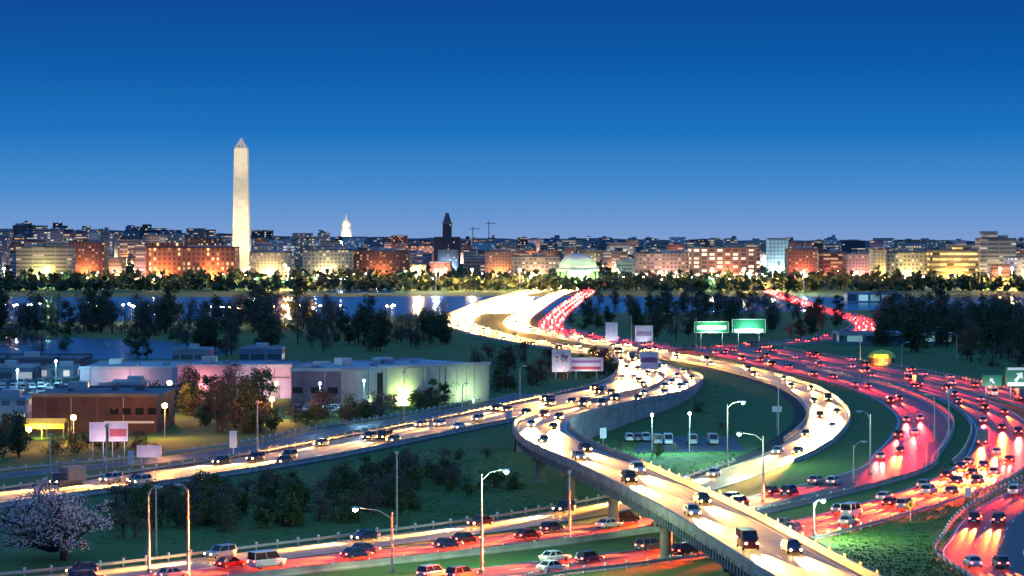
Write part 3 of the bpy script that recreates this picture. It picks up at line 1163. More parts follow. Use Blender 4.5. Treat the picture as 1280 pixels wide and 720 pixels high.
block(20, 88, 309, 2560, 'limestone', 'greenish yellow-lit office near the left edge of the skyline', 'building', depth=30, glow=(.9, 1, .35), ge=60000)
block(84, 130, 303, 2620, 'brick', 'orange brick office beside the greenish yellow-lit one', 'building', depth=30, glow=ORANGE, ge=110000)
block(606, 642, 315, 2600, 'pink', 'small orange-lit block left of the green-lit dome', 'building', depth=26, glow=(1, .5, .15), ge=60000)
block(640, 700, 321, 2580, 'limestone', 'colonnaded pink-lit block beside the green-lit dome', 'building', depth=26, glow=(1, .6, .35), ge=40000)
block(795, 872, 317, 2560, 'pink', 'long pinkish office right of the green-lit dome', 'building', depth=30, glow=(.9, .6, .5), ge=40000)
block(862, 950, 310, 2540, facade('banded_pink_brick', (0.36, 0.17, 0.13), (1, .8, .55), .6, 2.4, 8, 4.2, .6, .5), 'banded brick office with bright top storey left of the white slab', 'building', depth=30, glow=(1, .45, .22), ge=70000)
block(960, 985, 299, 2700, facade('pale_slab', (0.55, 0.62, 0.72), (.8, .9, 1), .1, .7, 4, 4, .5, .4), 'blank pale slab tower on the right of the skyline', 'tower', depth=20, pent=False, name='slab_tower', glow=(.75, .85, 1), ge=60000)
block(985, 1022, 312, 2560, 'brick', 'red-lit brick office at the foot of the white slab tower', 'building', depth=30, glow=(1, .30, .18), ge=90000)
block(1024, 1060, 316, 2600, 'brick', 'dim brick office second right from the white slab tower', 'building', depth=30, glow=(1, .4, .3), ge=30000)
block(1058, 1092, 318, 2560, 'pink', 'low pinkish office left of the yellow-lit offices', 'building', depth=30, glow=(1, .45, .35), ge=40000)
block(1092, 1108, 312, 2420, 'limestone', 'bright yellow-lit stair tower at the left end of the long offices', 'building', depth=30, pent=False, glow=(1, .72, .18), ge=80000)
block(1108, 1162, 316, 2440, 'limestone', 'long yellow-lit stone offices on the right', 'building', depth=30, glow=(1, .8, .35), ge=60000)
block(1163, 1222, 313, 2420, facade('striped_office', (0.50, 0.36, 0.16), (1, .62, .18), .85, 2.0, 7, 5.2, .95, .42), 'orange striped offices with glowing floors on the right', 'building', depth=30, glow=(1, .6, .2), ge=60000)
block(1226, 1270, 299, 2440, 'limestone', 'tall cream office block near the right edge', 'building', depth=30, glow=(1, .75, .45), ge=80000)
block(1262, 1330, 322, 2300, 'white', 'glowing pale block cut by the right edge', 'building', depth=30, glow=(1, .66, .25), ge=140000)
block(1240, 1262, 332, 2200, 'pink', 'little orange-lit house by the right edge', 'building', depth=14, glow=(1, .4, .1), ge=50000, pent=False)
block(1060, 1128, 368, 1700, facade('cyan_pavilion', (0.25, 0.38, 0.45), (.4, .85, 1), .6, .8, 8, 7, .8, .6), 'low blue-lit pavilion beyond the far right back road', 'building', depth=24, roof='roof_pale', pent=False)
block(1050, 1190, 434, 1030, facade('teal_shed', (0.10, 0.20, 0.24), (.4, .9, 1), .15, .6, 8, 7, .8, .5), 'long low teal shed behind the red curve', 'shed', depth=22, roof='roof_pale', pent=False)
# white capitol dome
D = 4600
c = at(433, D)
cp = tag(empty('domed_capitol', (c.x, D, 0)), 'small white floodlit domed capitol on the horizon', 'capitol')
zb = zat(296, D)
MB().box((0, 0, 0), (62, 30, zb - 7)).build('wing', M['stone'], cp)
mb = MB()
h0 = zat(267, D) - zb
mb.lathe([(10.5, 0), (10.5, h0 * .34), (8.8, h0 * .36), (8.8, h0 * .5), (8.2, h0 * .60), (6.2, h0 * .72), (3, h0 * .80), (1.9, h0 * .82), (1.9, h0 * .92), (.8, h0 * .94), (.5, h0), (0, h0)], 24, (0, 0, zb))
mb.build('dome', M['stone'], cp, True)
for k, x in enumerate((-60, -20, 20, 60)):
    l = FL.copy()
    l.color, l.energy, l.spot_size = (1, .9, .66), 260000, math.radians(70)
    lo = lamp_obj('floodlight_beam', l, cp, (x, -75, zb * .6), 0)
    lo.rotation_euler = Vector((-x, 75, zb + h0 * .3 - zb * .6)).to_track_quat('-Z', 'Y').to_euler()
# dark tower
D = 3600
c = at(559, D)
dt = tag(empty('clock_tower', (c.x, D, 0)), 'dark stone clock tower with pointed top against the horizon', 'tower')
zt = zat(266, D)
DKT = facade('dim_dark_stone', (0.05, 0.055, 0.08), (1, .8, .5), .08, .5, 4, 5, .4, .4)
MB().box((0, 0, 0), (13, 13, zt * .80)).build('shaft', DKT, dt)
MB().box((0, 0, zt * .80), (15, 15, 2)).build('cornice', M['concrete_d'], dt)
MB().box((0, 0, zt * .80 + 2), (12, 12, zt * .20 - 2), 0, 0, .35).build('spire', M['roof_dark'], dt)
MB().box((0, 5, 0), (38, 26, zat(296, D))).build('wing', DKT, dt)
# construction cranes
for px, tp in ((591, 283), (611, 276)):
    D = 4000
    c = at(px, D)
    z = zat(tp, D)
    cr = tag(empty('tower_crane', (c.x, D, 0)), ('thin tower crane right of the dark tower, the taller one' if px > 600 else 'thin tower crane right of the dark tower, the shorter one'), 'crane')
    MB().tube([(0, 0, 0), (0, 0, z)], .6, 4).build('mast', M['steel'], cr)
    MB().tube([(-5, 0, z - 4), (11, 0, z - 4)], .5, 4).build('jib', M['steel'], cr)
# rotunda memorial, green-white lit
D = 2230
c = at(723, D)
me_ = tag(empty('domed_memorial', (c.x, D + 20, 0)), 'round colonnaded memorial with pale dome lit green, where the far lanes end', 'memorial')
zt = zat(317, D)
zr = zat(332.5, D)
mb = MB()
mb.lathe([(23, -.1), (23, 2), (19.5, 2.1), (19.5, 3.5)], 40)
mb.build('podium', M['stone'], me_)
mb = MB()
mb.lathe([(14, 3.4), (14, zr)], 40)
mb.build('drum', M['stone'], me_)
for k in range(20):
    a = 2 * math.pi * k / 20
    MB().lathe([(.75, 0), (.62, zr * .72 - 3.4)], 10, (18 * math.cos(a), 18 * math.sin(a), 3.5)).build('column', M['stone'], me_)
mb = MB()
mb.lathe([(19.6, 0), (19.6, zr * .14), (18.5, zr * .16), (17.5, zr * .2)], 40, (0, 0, zr * .72))
mb.build('entablature', M['stone'], me_)
mb = MB()
rr = 17.4
n = 12
mb.lathe([(rr * math.cos(i / n * math.pi / 2), (zt - zr * .9) * math.sin(i / n * math.pi / 2)) for i in range(n)] + [(0.01, zt - zr * .9)], 40, (0, 0, zr * .9))
mb.build('dome', M['stone'], me_, True)
mb = MB()
mb.box((0, -21, 3.4), (20, 8, zr * .62))
mb.build('portico', M['stone'], me_)
for x, en, col in ((-26, 120000, (.22, 1, .2)), (0, 110000, (.2, 1, .18)), (26, 160000, (.26, 1, .24))):
    l = FL.copy()
    l.color, l.energy, l.spot_size = col, en, math.radians(140)
    lo = lamp_obj('floodlight_beam', l, me_, (x, -38, 1.5), 0)
    lo.rotation_euler = Vector((-x, 38, 16)).to_track_quat('-Z', 'Y').to_euler()
for x in (-45, 45):
    l = FL.copy()
    l.color, l.energy, l.spot_size = (.6, 1, .62), 70000, math.radians(60)
    lo = lamp_obj('floodlight_beam', l, me_, (x, -60, 6), 0)
    lo.rotation_euler = Vector((-x, 60, 24)).to_track_quat('-Z', 'Y').to_euler()


# ---- street lamps seen as points of light in the city
def lamp_meshes(h):
    pole = MB().tube([(0, 0, -.05), (0, 0, h)], [.12, .07], 5).mesh('pole', M['galv'])
    head = {}
    for k in ('city_lamp', 'city_white', 'city_green'):
        head[k] = MB().lathe([(0, -.45), (.42, -.3), (.55, 0), (.42, .3), (0, .45)], 8, (0, 0, h + .3)).mesh('lamp_head', M[k])
    return pole, head


LP, LH = lamp_meshes(9.0)
PT = bpy.data.lights.new('lamp_glow', 'POINT')
PT.color = (1.0, 0.6, 0.25)
PT.energy = 26000
PT.shadow_soft_size = .6


def far_lamp(px, D, colour, z=0.0, light=None, place=''):
    word = {'city_lamp': 'amber', 'city_white': 'white', 'city_green': 'green'}[colour]
    lab = f'{word} street lamp {place}'
    o = tag(empty('street_lamp', at(px, D)), lab, 'street lamp', lab)
    for nm, me in (('pole', LP), ('lamp_head', LH[colour])):
        q = bpy.data.objects.new(nm, me)
        COL.objects.link(q)
        q.parent = o
    if light:
        l = PT.copy()
        l.energy = light
        l.color = {'city_lamp': (1, .55, .2), 'city_white': (.8, .92, 1), 'city_green': (.4, 1, .55)}[colour]
        lamp_obj('lamp_glow', l, o, (0, -.8, 9.2), 0)
    return o


for i in range(240):
    px = R.uniform(-10, 1290) if i % 3 else R.uniform(760, 1290)
    D = R.uniform(2050, 2520)
    c = R.choices(['city_lamp', 'city_white', 'city_green'], [6, 3, 1])[0]
    if i > 95:
        D = R.uniform(2500, 3600)
    far_lamp(px, D, c, light=R.choice([None, 14000, 24000, 40000]), place='among the far bank trees ' + zone(px))
for px, D, c, e in ((360, 2120, 'city_lamp', 260000), (356, 2380, 'city_lamp', 160000), (523, 2150, 'city_lamp', 220000), (60, 2200, 'city_green', 70000), (5, 2150, 'city_lamp', 90000),
                    (966, 2080, 'city_lamp', 120000), (1265, 2150, 'city_lamp', 220000), (1250, 2120, 'city_lamp', 160000), (650, 2060, 'city_lamp', 90000), (590, 2070, 'city_lamp', 90000),
                    (545, 2020, 'city_white', 40000), (890, 2100, 'city_lamp', 60000), (930, 2120, 'city_lamp', 60000), (1005, 1950, 'city_white', 40000)):
    far_lamp(px, D, c, light=e * 2.5, place='taller and brighter than the rest, ' + zone(px)).scale = (1.9, 1.9, 1.9)
for i in range(34):
    px = R.uniform(0, 560)
    far_lamp(px, R.uniform(1270, 1330) if px < 200 else R.uniform(1240, 1300), R.choice(['city_lamp', 'city_lamp', 'city_white']), light=R.choice([9000, None]), place='on the island shore road ' + ('left' if px < 250 else 'right') + ' of the lagoon end')
#@@TREES
# ------------------------------------------------------------------ trees and shrubs
def crown_mesh(name, m, h, rx, z0, n, size, seed, lumps=9, slim=1.0, m2=None, k2=0.0):
    r = random.Random(seed)
    mb = MB()
    L = []
    for i in range(lumps):
        a, q = r.uniform(0, 6.283), math.sqrt(r.random())
        z = r.uniform(z0, h)
        k = math.sin(math.pi * (0.18 + 0.72 * (z - z0) / (h - z0)))
        L.append((rx * .75 * q * k * math.cos(a), rx * .75 * q * k * math.sin(a), z, rx * r.uniform(.28, .5)))
    for i in range(n):
        x, y, z, s = r.choice(L)
        v = Vector((r.gauss(0, 1), r.gauss(0, 1), r.gauss(0, .85)))
        v = v.normalized() * (abs(r.gauss(.75, .3))) * s
        c = Vector((x, y, max(z0 * .7, z + v.z))) + Vector((v.x, v.y, 0))
        a = Vector((r.gauss(0, 1), r.gauss(0, 1), r.gauss(0, 1))).normalized()
        b = a.cross(Vector((r.gauss(0, 1), r.gauss(0, 1), r.gauss(0, 1)))).normalized()
        sa, sb = size * r.uniform(.5, 1.2), size * r.uniform(.5, 1.2) * slim
        mb.poly([c - a * sa, c - b * sb, c + a * sa, c + b * sb * .7], 1 if r.random() < k2 else 0)
    return mb.mesh(name, [m, m2] if m2 else m), L


def trunk_mesh(h, r0, L, seed, limbs=7):
    r = random.Random(seed)
    mb = MB()
    lean = r.uniform(-.3, .3)
    mb.tube([(0, 0, -.1), (lean * .4, .1, h * .35), (lean, 0, h * .8)], [r0, r0 * .72, r0 * .25], 7)
    for x, y, z, s in L[:limbs]:
        zz = min(h * .55, max(h * .18, z * .45))
        mb.tube([(lean * zz / h, 0, zz), (x * .5, y * .5, (zz + z) * .5 + .2), (x, y, z)], [r0 * .42, r0 * .25, r0 * .08], 5)
    return mb.mesh('trunk', M['bark'])


def make_kind(crown_m, h, rx, z0, n, size, seed, slim=1.0, **k):
    cm, L = crown_mesh('crown', crown_m, h, rx, z0, n, size, seed, slim=slim, **k)
    return cm, trunk_mesh(h, h * .022 + .06, L, seed)


BARE = [make_kind(M['twig'], 13, 5.0, 2.4, 1700, .42, 10 + i, slim=.28, lumps=17) for i in range(4)]
FULL = [make_kind(M['leaf_dark'], 13, 5.2, 2.2, 1500, .42, 30 + i, lumps=15) for i in range(4)]
PINE = [make_kind(M['leaf_dark'], 10, 2.4, 1.0, 420, .5, 50 + i, lumps=10) for i in range(2)]
BUSH_G = [make_kind(M['leaf_mid'], 3.6, 2.6, .3, 650, .22, 60 + i, lumps=8) for i in range(3)]
BUSH_B = [make_kind(M['twig'], 3.8, 2.8, .3, 750, .24, 70 + i, slim=.35, lumps=8) for i in range(3)]
BUSH_R = [make_kind(M['twig_red'], 4.2, 3.0, .3, 650, .28, 80 + i, slim=.4, lumps=8) for i in range(3)]


def clear(p, pad=3.0, use=None):
    for name, pa, hw, *_ in ROADS:
        for q in pa.q[::2]:
            if (q.xy - p.xy).length < hw + pad:
                return False
    for q in BR.q[::2]:
        if (q.xy - p.xy).length < 7 + pad:
            return False
    return True


TREE_N = [0]


def plant(kind, p, s, label, cat, name, pad=3.0):
    if not clear(p, pad):
        return None
    cm, tm = R.choice(kind)
    o = tag(empty(name, p, R.uniform(0, 6.28), s), label, cat, label)
    o.scale = (s * R.uniform(.9, 1.15), s * R.uniform(.9, 1.15), s * R.uniform(.85, 1.15))
    for nm, me in (('trunk', tm), ('crown', cm)):
        q = bpy.data.objects.new(nm, me)
        COL.objects.link(q)
        q.parent = o
    TREE_N[0] += 1
    return o


def scatter(n, x0, x1, ylo, yhi, kinds, s0, s1, label, cat='tree', name='tree', pad=4.0):
    made = tries = 0
    while made < n and tries < n * 6:
        tries += 1
        px = R.uniform(x0, x1)
        k = (px - x0) / (x1 - x0)
        a, b = ylo[0] + (ylo[1] - ylo[0]) * k, yhi[0] + (yhi[1] - yhi[0]) * k
        if plant(R.choice(kinds), G(px, R.uniform(a, b)), R.uniform(s0, s1), label, cat, name, pad):
            made += 1


scatter(78, -20, 420, (407, 404), (419, 416), [BARE, BARE, FULL], .85, 1.4, 'dark bare tree on the island between the lagoon and the river', name='bare_tree')
scatter(50, 225, 560, (430, 408), (450, 436), [BARE, FULL], .7, 1.1, 'dark tree right of the lagoon end', name='leafy_tree')
scatter(62, -20, 1300, (356, 356), (365, 364), [FULL, FULL, BARE], .8, 1.3, 'dark tree in the row along the far river bank', name='leafy_tree')
scatter(76, 690, 1060, (379, 379), (428, 424), [BARE, FULL], .6, 1.0, 'dark tree between the far red lanes and the back road', name='bare_tree')
scatter(74, 1095, 1300, (392, 392), (432, 470), [FULL, BARE], .8, 1.35, 'bluish dark tree on the wooded right side', name='leafy_tree')
scatter(16, 225, 330, (505, 500), (540, 535), [BARE, FULL], .5, .8, 'dark tree between the plum wall car park and the highway', name='bare_tree')
scatter(14, 196, 350, (505, 500), (545, 538), [BUSH_B, BUSH_G, BUSH_R], .9, 1.7, 'shrub before the lilac hall', 'shrub', 'shrub', 1.5)
scatter(12, 60, 200, (556, 552), (572, 566), [BUSH_B, BUSH_R], .6, 1.1, 'low bush before the dark brown building', 'shrub', 'shrub', 1)
scatter(12, 366, 470, (520, 519), (530, 524), [BUSH_B, BUSH_G], .8, 1.4, 'bush between the plum hall cars and the front road', 'shrub', 'shrub', 1)
scatter(6, -14, 26, (545, 540), (580, 572), [BARE, FULL], .45, .7, 'bluish tree before the yellow-lit awning', name='bare_tree', pad=1.5)
scatter(46, -20, 560, (408, 402), (440, 440), [BUSH_B, BUSH_G], 1.0, 2.0, 'dark undergrowth shrub on the island by the lagoon', 'shrub', 'shrub', 4)
scatter(40, 1095, 1300, (396, 396), (440, 470), [BUSH_B, BUSH_G], 1.0, 2.1, 'dark undergrowth shrub on the wooded right side', 'shrub', 'shrub', 4)
scatter(36, 720, 1010, (384, 384), (428, 424), [BUSH_B, BUSH_G], 1.0, 1.8, 'dark shrub between the far red lanes and the back road', 'shrub', 'shrub', 3)
scatter(26, 590, 765, (445, 462), (498, 470), [BUSH_R, BUSH_R, BUSH_G], 1.0, 1.9, 'brown thicket shrub beside the highway merge', 'shrub', 'shrub', 1.5)
scatter(36, 300, 640, (538, 486), (546, 496), [BUSH_G, BUSH_B, BUSH_R], .8, 1.5, 'roadside shrub on the far side of the front road', 'shrub', 'shrub', 1.0)
scatter(100, 140, 520, (630, 588), (676, 646), [BUSH_B, BUSH_B, BUSH_G], .7, 1.2, 'leafless scrub bush on the slope above the lower road', 'shrub', 'shrub', 1.5)
scatter(26, 480, 650, (585, 560), (640, 615), [BUSH_G, BUSH_B], .5, .95, 'scrub bush on the lawn by the overpass piers', 'shrub', 'shrub', 1.5)
scatter(12, 740, 920, (500, 500), (575, 570), [BUSH_G, BUSH_B], .35, .7, 'low bush on the lawn inside the loop road', 'shrub', 'shrub', 2)
for px, py, s in ((263, 500, .85), (172, 447, .9), (184, 447, .85), (540, 508, .75), (556, 505, .7)):
    plant(PINE, G(px, py), s, 'dark pointed conifer ' + ('against the lilac wall' if px == 263 else 'on the lagoon shore' if px < 200 else 'at the right end of the pale green wall'), 'conifer', 'conifer', 1)

# the flowering tree in the lower left corner
p = G(82, 700)
bt = tag(empty('blossom_tree', p), 'large pale pink blossom tree in the lower left corner', 'tree')
r = random.Random(5)
mb, tw = MB(), MB()
tips = []


def grow(a, d, ln, rad, lev):
    b = a + d * ln
    mid = (a + b) / 2 + Vector((r.gauss(0, .1), r.gauss(0, .1), r.gauss(0, .06))) * ln
    tw.tube([a, mid, b], [rad, rad * .85, rad * .62], 6 if lev < 2 else 4, caps=False)
    if lev >= 2:
        tips.append((mid, lev))
        tips.append((b, lev))
    if lev == 4:
        return
    for k in range(3 if lev else 11):
        ax = Vector((r.gauss(0, 1), r.gauss(0, 1), r.gauss(0.15, .5))).normalized()
        nd = (d * (.55 if lev else .30) + ax * .85).normalized()
        nd.z = nd.z * .8 if lev == 0 else nd.z
        if nd.z < -.15:
            nd.z *= -.4
        grow(b, nd, (3.0 if lev == 0 else ln) * r.uniform(.62, .9), rad * .58, lev + 1)


grow(Vector((0, 0, -.1)), Vector((0, 0, 1)), 1.0, .42, 0)
mx_ = max(abs(t[0].x) for t in tips)
mz_ = max(t[0].z for t in tips)
kx, kz = 10.2 / mx_, 11.4 / mz_
tw.v = [(x * kx, y * kx, z * kz) for x, y, z in tw.v]
for q, lev in tips:
    q = Vector((q.x * kx, q.y * kx, q.z * kz))
    for k in range(r.randint(8, 17)):
        c = q + Vector((r.gauss(0, .45), r.gauss(0, .45), r.gauss(0, .38)))
        a = Vector((r.gauss(0, 1), r.gauss(0, 1), r.gauss(0, 1))).normalized()
        b = a.cross(Vector((r.gauss(0, 1), r.gauss(0, 1), r.gauss(0, 1)))).normalized()
        s = r.uniform(.06, .17)
        mb.poly([c - a * s, c - b * s, c + a * s, c + b * s])
tw.build('trunk', M['bark'], bt)
mb.build('crown', M['blossom'], bt)

# tree canopy between the city blocks, reads as one dark mass
mb = MB()
r = random.Random(12)
for i in range(4200):
    D = 2070 + 2500 * r.random() ** 2.2
    px = r.uniform(-120, 1400)
    c = at(px, D)
    k = r.uniform(4, 8)
    for j in range(4):
        q = c + Vector((r.gauss(0, k * .5), r.gauss(0, k * .5), r.uniform(1, k * 1.5)))
        a = Vector((r.gauss(0, 1), r.gauss(0, 1), r.gauss(0, 1))).normalized()
        b = a.cross(Vector((r.gauss(0, 1), r.gauss(0, 1), r.gauss(0, 1)))).normalized()
        s = r.uniform(1.5, 3.6)
        mb.poly([q - a * s, q - b * s, q + a * s, q + b * s])
tag(mb.build('city_canopy', M['leaf_dark']), 'dark tree canopy filling the gaps between the far city blocks', 'treetops', kind='stuff')

# grass tufts on the near lawns
mb = MB()
r = random.Random(14)
for x0, x1, y0, y1, n in ((470, 690, 560, 660, 1500), (740, 920, 480, 590, 1200), (1040, 1200, 630, 730, 1500), (120, 480, 590, 680, 900)):
    for i in range(n):
        p = G(r.uniform(x0, x1), r.uniform(y0, y1))
        if not clear(p, .3):
            continue
        for j in range(3):
            q = p + Vector((r.gauss(0, .5), r.gauss(0, .5), 0))
            a = r.uniform(0, 6.28)
            dx, dy, hh = math.cos(a) * .2, math.sin(a) * .2, r.uniform(.06, .18)
            mb.poly([q + Vector((-dx, -dy, -.02)), q + Vector((dx, dy, -.02)), q + Vector((r.gauss(0, .1), r.gauss(0, .1), hh))])
tag(mb.build('lawn_tufts', M['grass']), 'rough grass tufts on the lawns between the roads', 'grass', kind='stuff')
print('TREES', TREE_N)


# ------------------------------------------------------------------ riverside buildings on the left
def hall(pl, pr, pb, h, depth, wall, roof, label, name='low_hall', cat='building', lean=0.0, base=None):
    """long building with its front base on the ground between pixels pl and pr (row pb); lean turns it"""
    a, b = G(pl, pb), G(pr, pb + lean)
    u = (b - a)
    ln = u.length
    u.normalize()
    rz = math.atan2(u.y, u.x)
    n = Vector((-u.y, u.x, 0))
    c = (a + b) / 2 + n * depth / 2
    o = tag(empty(name, c, rz), label, cat)
    MB().box((0, 0, -.1), (ln, depth, h + .1)).build('wall', wall, o)
    mb = MB()
    mb.box((0, 0, h), (ln + .5, depth + .5, .35))
    mb.box((0, -depth / 2 - .1, h + .35), (ln + .5, .3, .5))
    mb.box((0, depth / 2 + .1, h + .35), (ln + .5, .3, .5))
    for k in range(int(ln / 9)):
        mb.box((-ln / 2 + 5 + k * 9 + R.uniform(-2, 2), R.uniform(-.25, .25) * depth, h + .35), (R.uniform(1, 2.4), R.uniform(1, 2.2), R.uniform(.6, 1.3)))
    mb.build('roof', roof, o)
    for k in range(int(ln / 6)):
        MB().box((-ln / 2 + 3 + k * 6, -depth / 2 - .03, .0), (.16, .1, h - .1)).build('downpipe', M['galv'] if k % 2 else M['plum_wall'], o)
    for k in range(max(1, int(ln / 16))):
        MB().box((-ln / 2 + 7 + k * 16, depth * R.uniform(-.1, .3), h + .35), (R.uniform(3, 5), R.uniform(2.5, 4), R.uniform(1.4, 2.2))).build('roof_unit', M['galv'], o)
    return o, ln, h


lil, ln, h = hall(222, 364, 498, 8.6, 22, M['lilac_wall'], M['roof_pale'], 'long low lilac-walled hall with flat pale roof by the lagoon')
for x in (-ln * .32, 0, ln * .35):
    MB().box((x, -11.05, 0), (3.4, .16, 3.4)).build('door', M['concrete_d'], lil)
MB().box((0, -11.06, 5.6), (ln * .98, .14, .5)).build('band', M['plum_wall'], lil)
flood(lil, (-ln * .30, -16, .8), (1.0, .30, .26), 9000, 140, 105)
flood(lil, (ln * .30, -18, 1.5), (1.0, .72, .85), 4500, 150, 105)
plum, ln, h = hall(364, 448, 508, 9.3, 26, M['plum_wall'], M['roof_pale'], 'dark plum brick hall joined to the lilac hall')
for k in range(4):
    MB().box((-ln * .4 + k * ln * .26, -13.05, 3.5), (2.6, .16, 1.6)).build('window', M['glass'], plum)
grn, ln, h = hall(449, 612, 510, 9.9, 30, M['green_wall'], M['roof_pale'], 'long pale wall lit greenish by a lamp, behind the highway', lean=-9)
for k in range(7):
    MB().box((-ln * .48 + k * ln * .16, -15.12, 0), (.7, .3, 9.7)).build('pilaster', M['green_wall'], grn)
MB().box((-ln * .34, -15.08, 0), (2.4, .2, 9)).build('doorway', M['black'], grn)
flood(grn, (-ln * .18, -17, 1.0), (.74, 1.0, .30), 13000, 150, 112)
flood(grn, (-ln * .42, -15, 1.0), (.80, 1.0, .45), 8000, 150, 112)
flood(grn, (ln * .30, -20, 1.0), (.66, 1, .5), 4000, 150, 105)
wing, ln, h = hall(100, 216, 484, 5.4, 34, M['lilac_wall'], M['roof_pale'], 'low flat wing with wide bluish roof left of the lilac hall')
flood(wing, (0, -24, 1.0), (1.0, .5, .45), 4000, 150, 105)
far_, ln, h = hall(-60, 96, 470, 5.0, 30, M['plum_wall'], M['roof_dark'], 'low dark boathouse by the lagoon at the left edge', 'boathouse')

dk, ln, h = hall(40, 196, 541, 8.2, 30, M['roof_brown'], M['roof_dark'], 'dark brown low building with broad black roof and lit awning', 'brown_building')
for k in range(5):
    MB().box((ln * .16 + k * 2.9, -15.07, 4.2), (1.9, .2, 1.5)).build('window', M['glass'], dk)
MB().box((ln * .28, -15.1, 2.2), (ln * .4, .22, .5)).build('band', M['white'], dk)
wh, ln, h = hall(-30, 32, 530, 5.6, 14, WALLS['white'], M['roof_pale'], 'small white building at the left edge beside the yellow awning', 'white_building')
# yellow canvas awning lit by floods standing out in front
a = G(32, 545)
aw = tag(empty('awning', (a.x + 5, a.y - 4, 0)), 'bright yellow lit canvas awning on posts before the dark brown building', 'awning')
mb = MB()
mb.poly([(-5, -3, 3.2), (5, -3, 3.2), (5, 0, 4.3), (-5, 0, 4.3)])
mb.poly([(-5, 3, 3.2), (-5, 0, 4.3), (5, 0, 4.3), (5, 3, 3.2)])
mb.poly([(-5, -3.01, 3.2), (-5, -3.01, 2.2), (5, -3.01, 2.2), (5, -3.01, 3.2)])
mb.build('canvas', M['tent'], aw)
for x in (-4.8, 0, 4.8):
    for y in (-2.9, 2.9):
        MB().tube([(x, y, -.05), (x, y, 3.2)], .07, 6).build('post', M['galv'], aw)
flood(aw, (0, -6, 2.2), (1, .82, .12), 9000, 150, 100)
flood(aw, (0, -7, 2.2), (1, .82, .12), 5000, 150, 180)


for k, (pl, pr, pb, hh, dp, wl, rf_, lab) in enumerate((
        (96, 128, 507, 3.6, 10, 'white', 'roof_pale', 'small white shed with pale roof between the left lot and the flat wing'),
        (134, 176, 500, 4.2, 12, 'blue-grey', 'roof_pale', 'grey-blue shed before the low flat wing'),
        (182, 214, 506, 3.4, 9, 'concrete', 'roof_dark', 'little concrete shed at the left foot of the lilac hall'),
        (-20, 40, 476, 4.0, 12, 'blue-grey', 'roof_pale', 'bluish boat shed behind the left lot'),
        (52, 92, 473, 3.2, 10, 'white', 'roof_pale', 'white hut behind the left lot'),
        (216, 262, 452, 4.0, 12, 'concrete', 'roof_pale', 'pale hut on the lagoon shore behind the lilac hall'),
        (300, 352, 452, 4.4, 12, 'blue-grey', 'roof_pale', 'grey-blue hut among trees behind the lilac hall'))):
    hall(pl, pr, pb, hh, dp, VAR[wl][0], M[rf_], lab, 'shed', 'shed')


# ------------------------------------------------------------------ parked cars
def lot(n_x, rows, pl, pr, py0, py1, phrase, mode='p', shapes=('saloon', 'hatchback', 'tall car')):
    for j in range(rows):
        py = py0 + (py1 - py0) * j / max(1, rows - 1)
        for i in range(n_x):
            if R.random() < .12:
                continue
            p = G(pl + (pr - pl) * (i + R.uniform(-.15, .15)) / max(1, n_x - 1), py)
            sh = R.choice(shapes)
            co = R.choice(['silver', 'white', 'white', 'grey', 'dark blue', 'silver'])
            noun = 'car' if sh == 'tall car' else sh
            lab = f"{'tall ' if sh == 'tall car' else ''}{co} {noun} parked {phrase}"
            place_car(p, R.choice([0, math.pi]) + R.uniform(-.12, .12), sh, co, lab, lab, 'p', 0, 'van' if sh == 'van' else 'car')


mb = MB()
mb.poly([G(368, 516, .004), G(476, 516, .004), G(470, 486, .004), G(372, 489, .004)][::1])
mb.poly([G(-20, 500, .004), G(92, 500, .004), G(86, 478, .004), G(-20, 479, .004)])
mb.poly([G(790, 566, .004), G(935, 564, .004), G(915, 545, .004), G(805, 546, .004)])
struct('car_park', mb, M['asphalt_dark'])
lot(10, 3, 372, 472, 512, 515.5, 'before the plum brick hall')
lot(9, 4, -6, 84, 481, 497, 'in the bluish lot at the left edge')
lot(7, 1, 822, 905, 555, 555, 'in the row on the lawn inside the loop', shapes=('van',))
lot(3, 1, 785, 806, 551, 551, 'beside the white vans inside the loop', shapes=('tall car',))


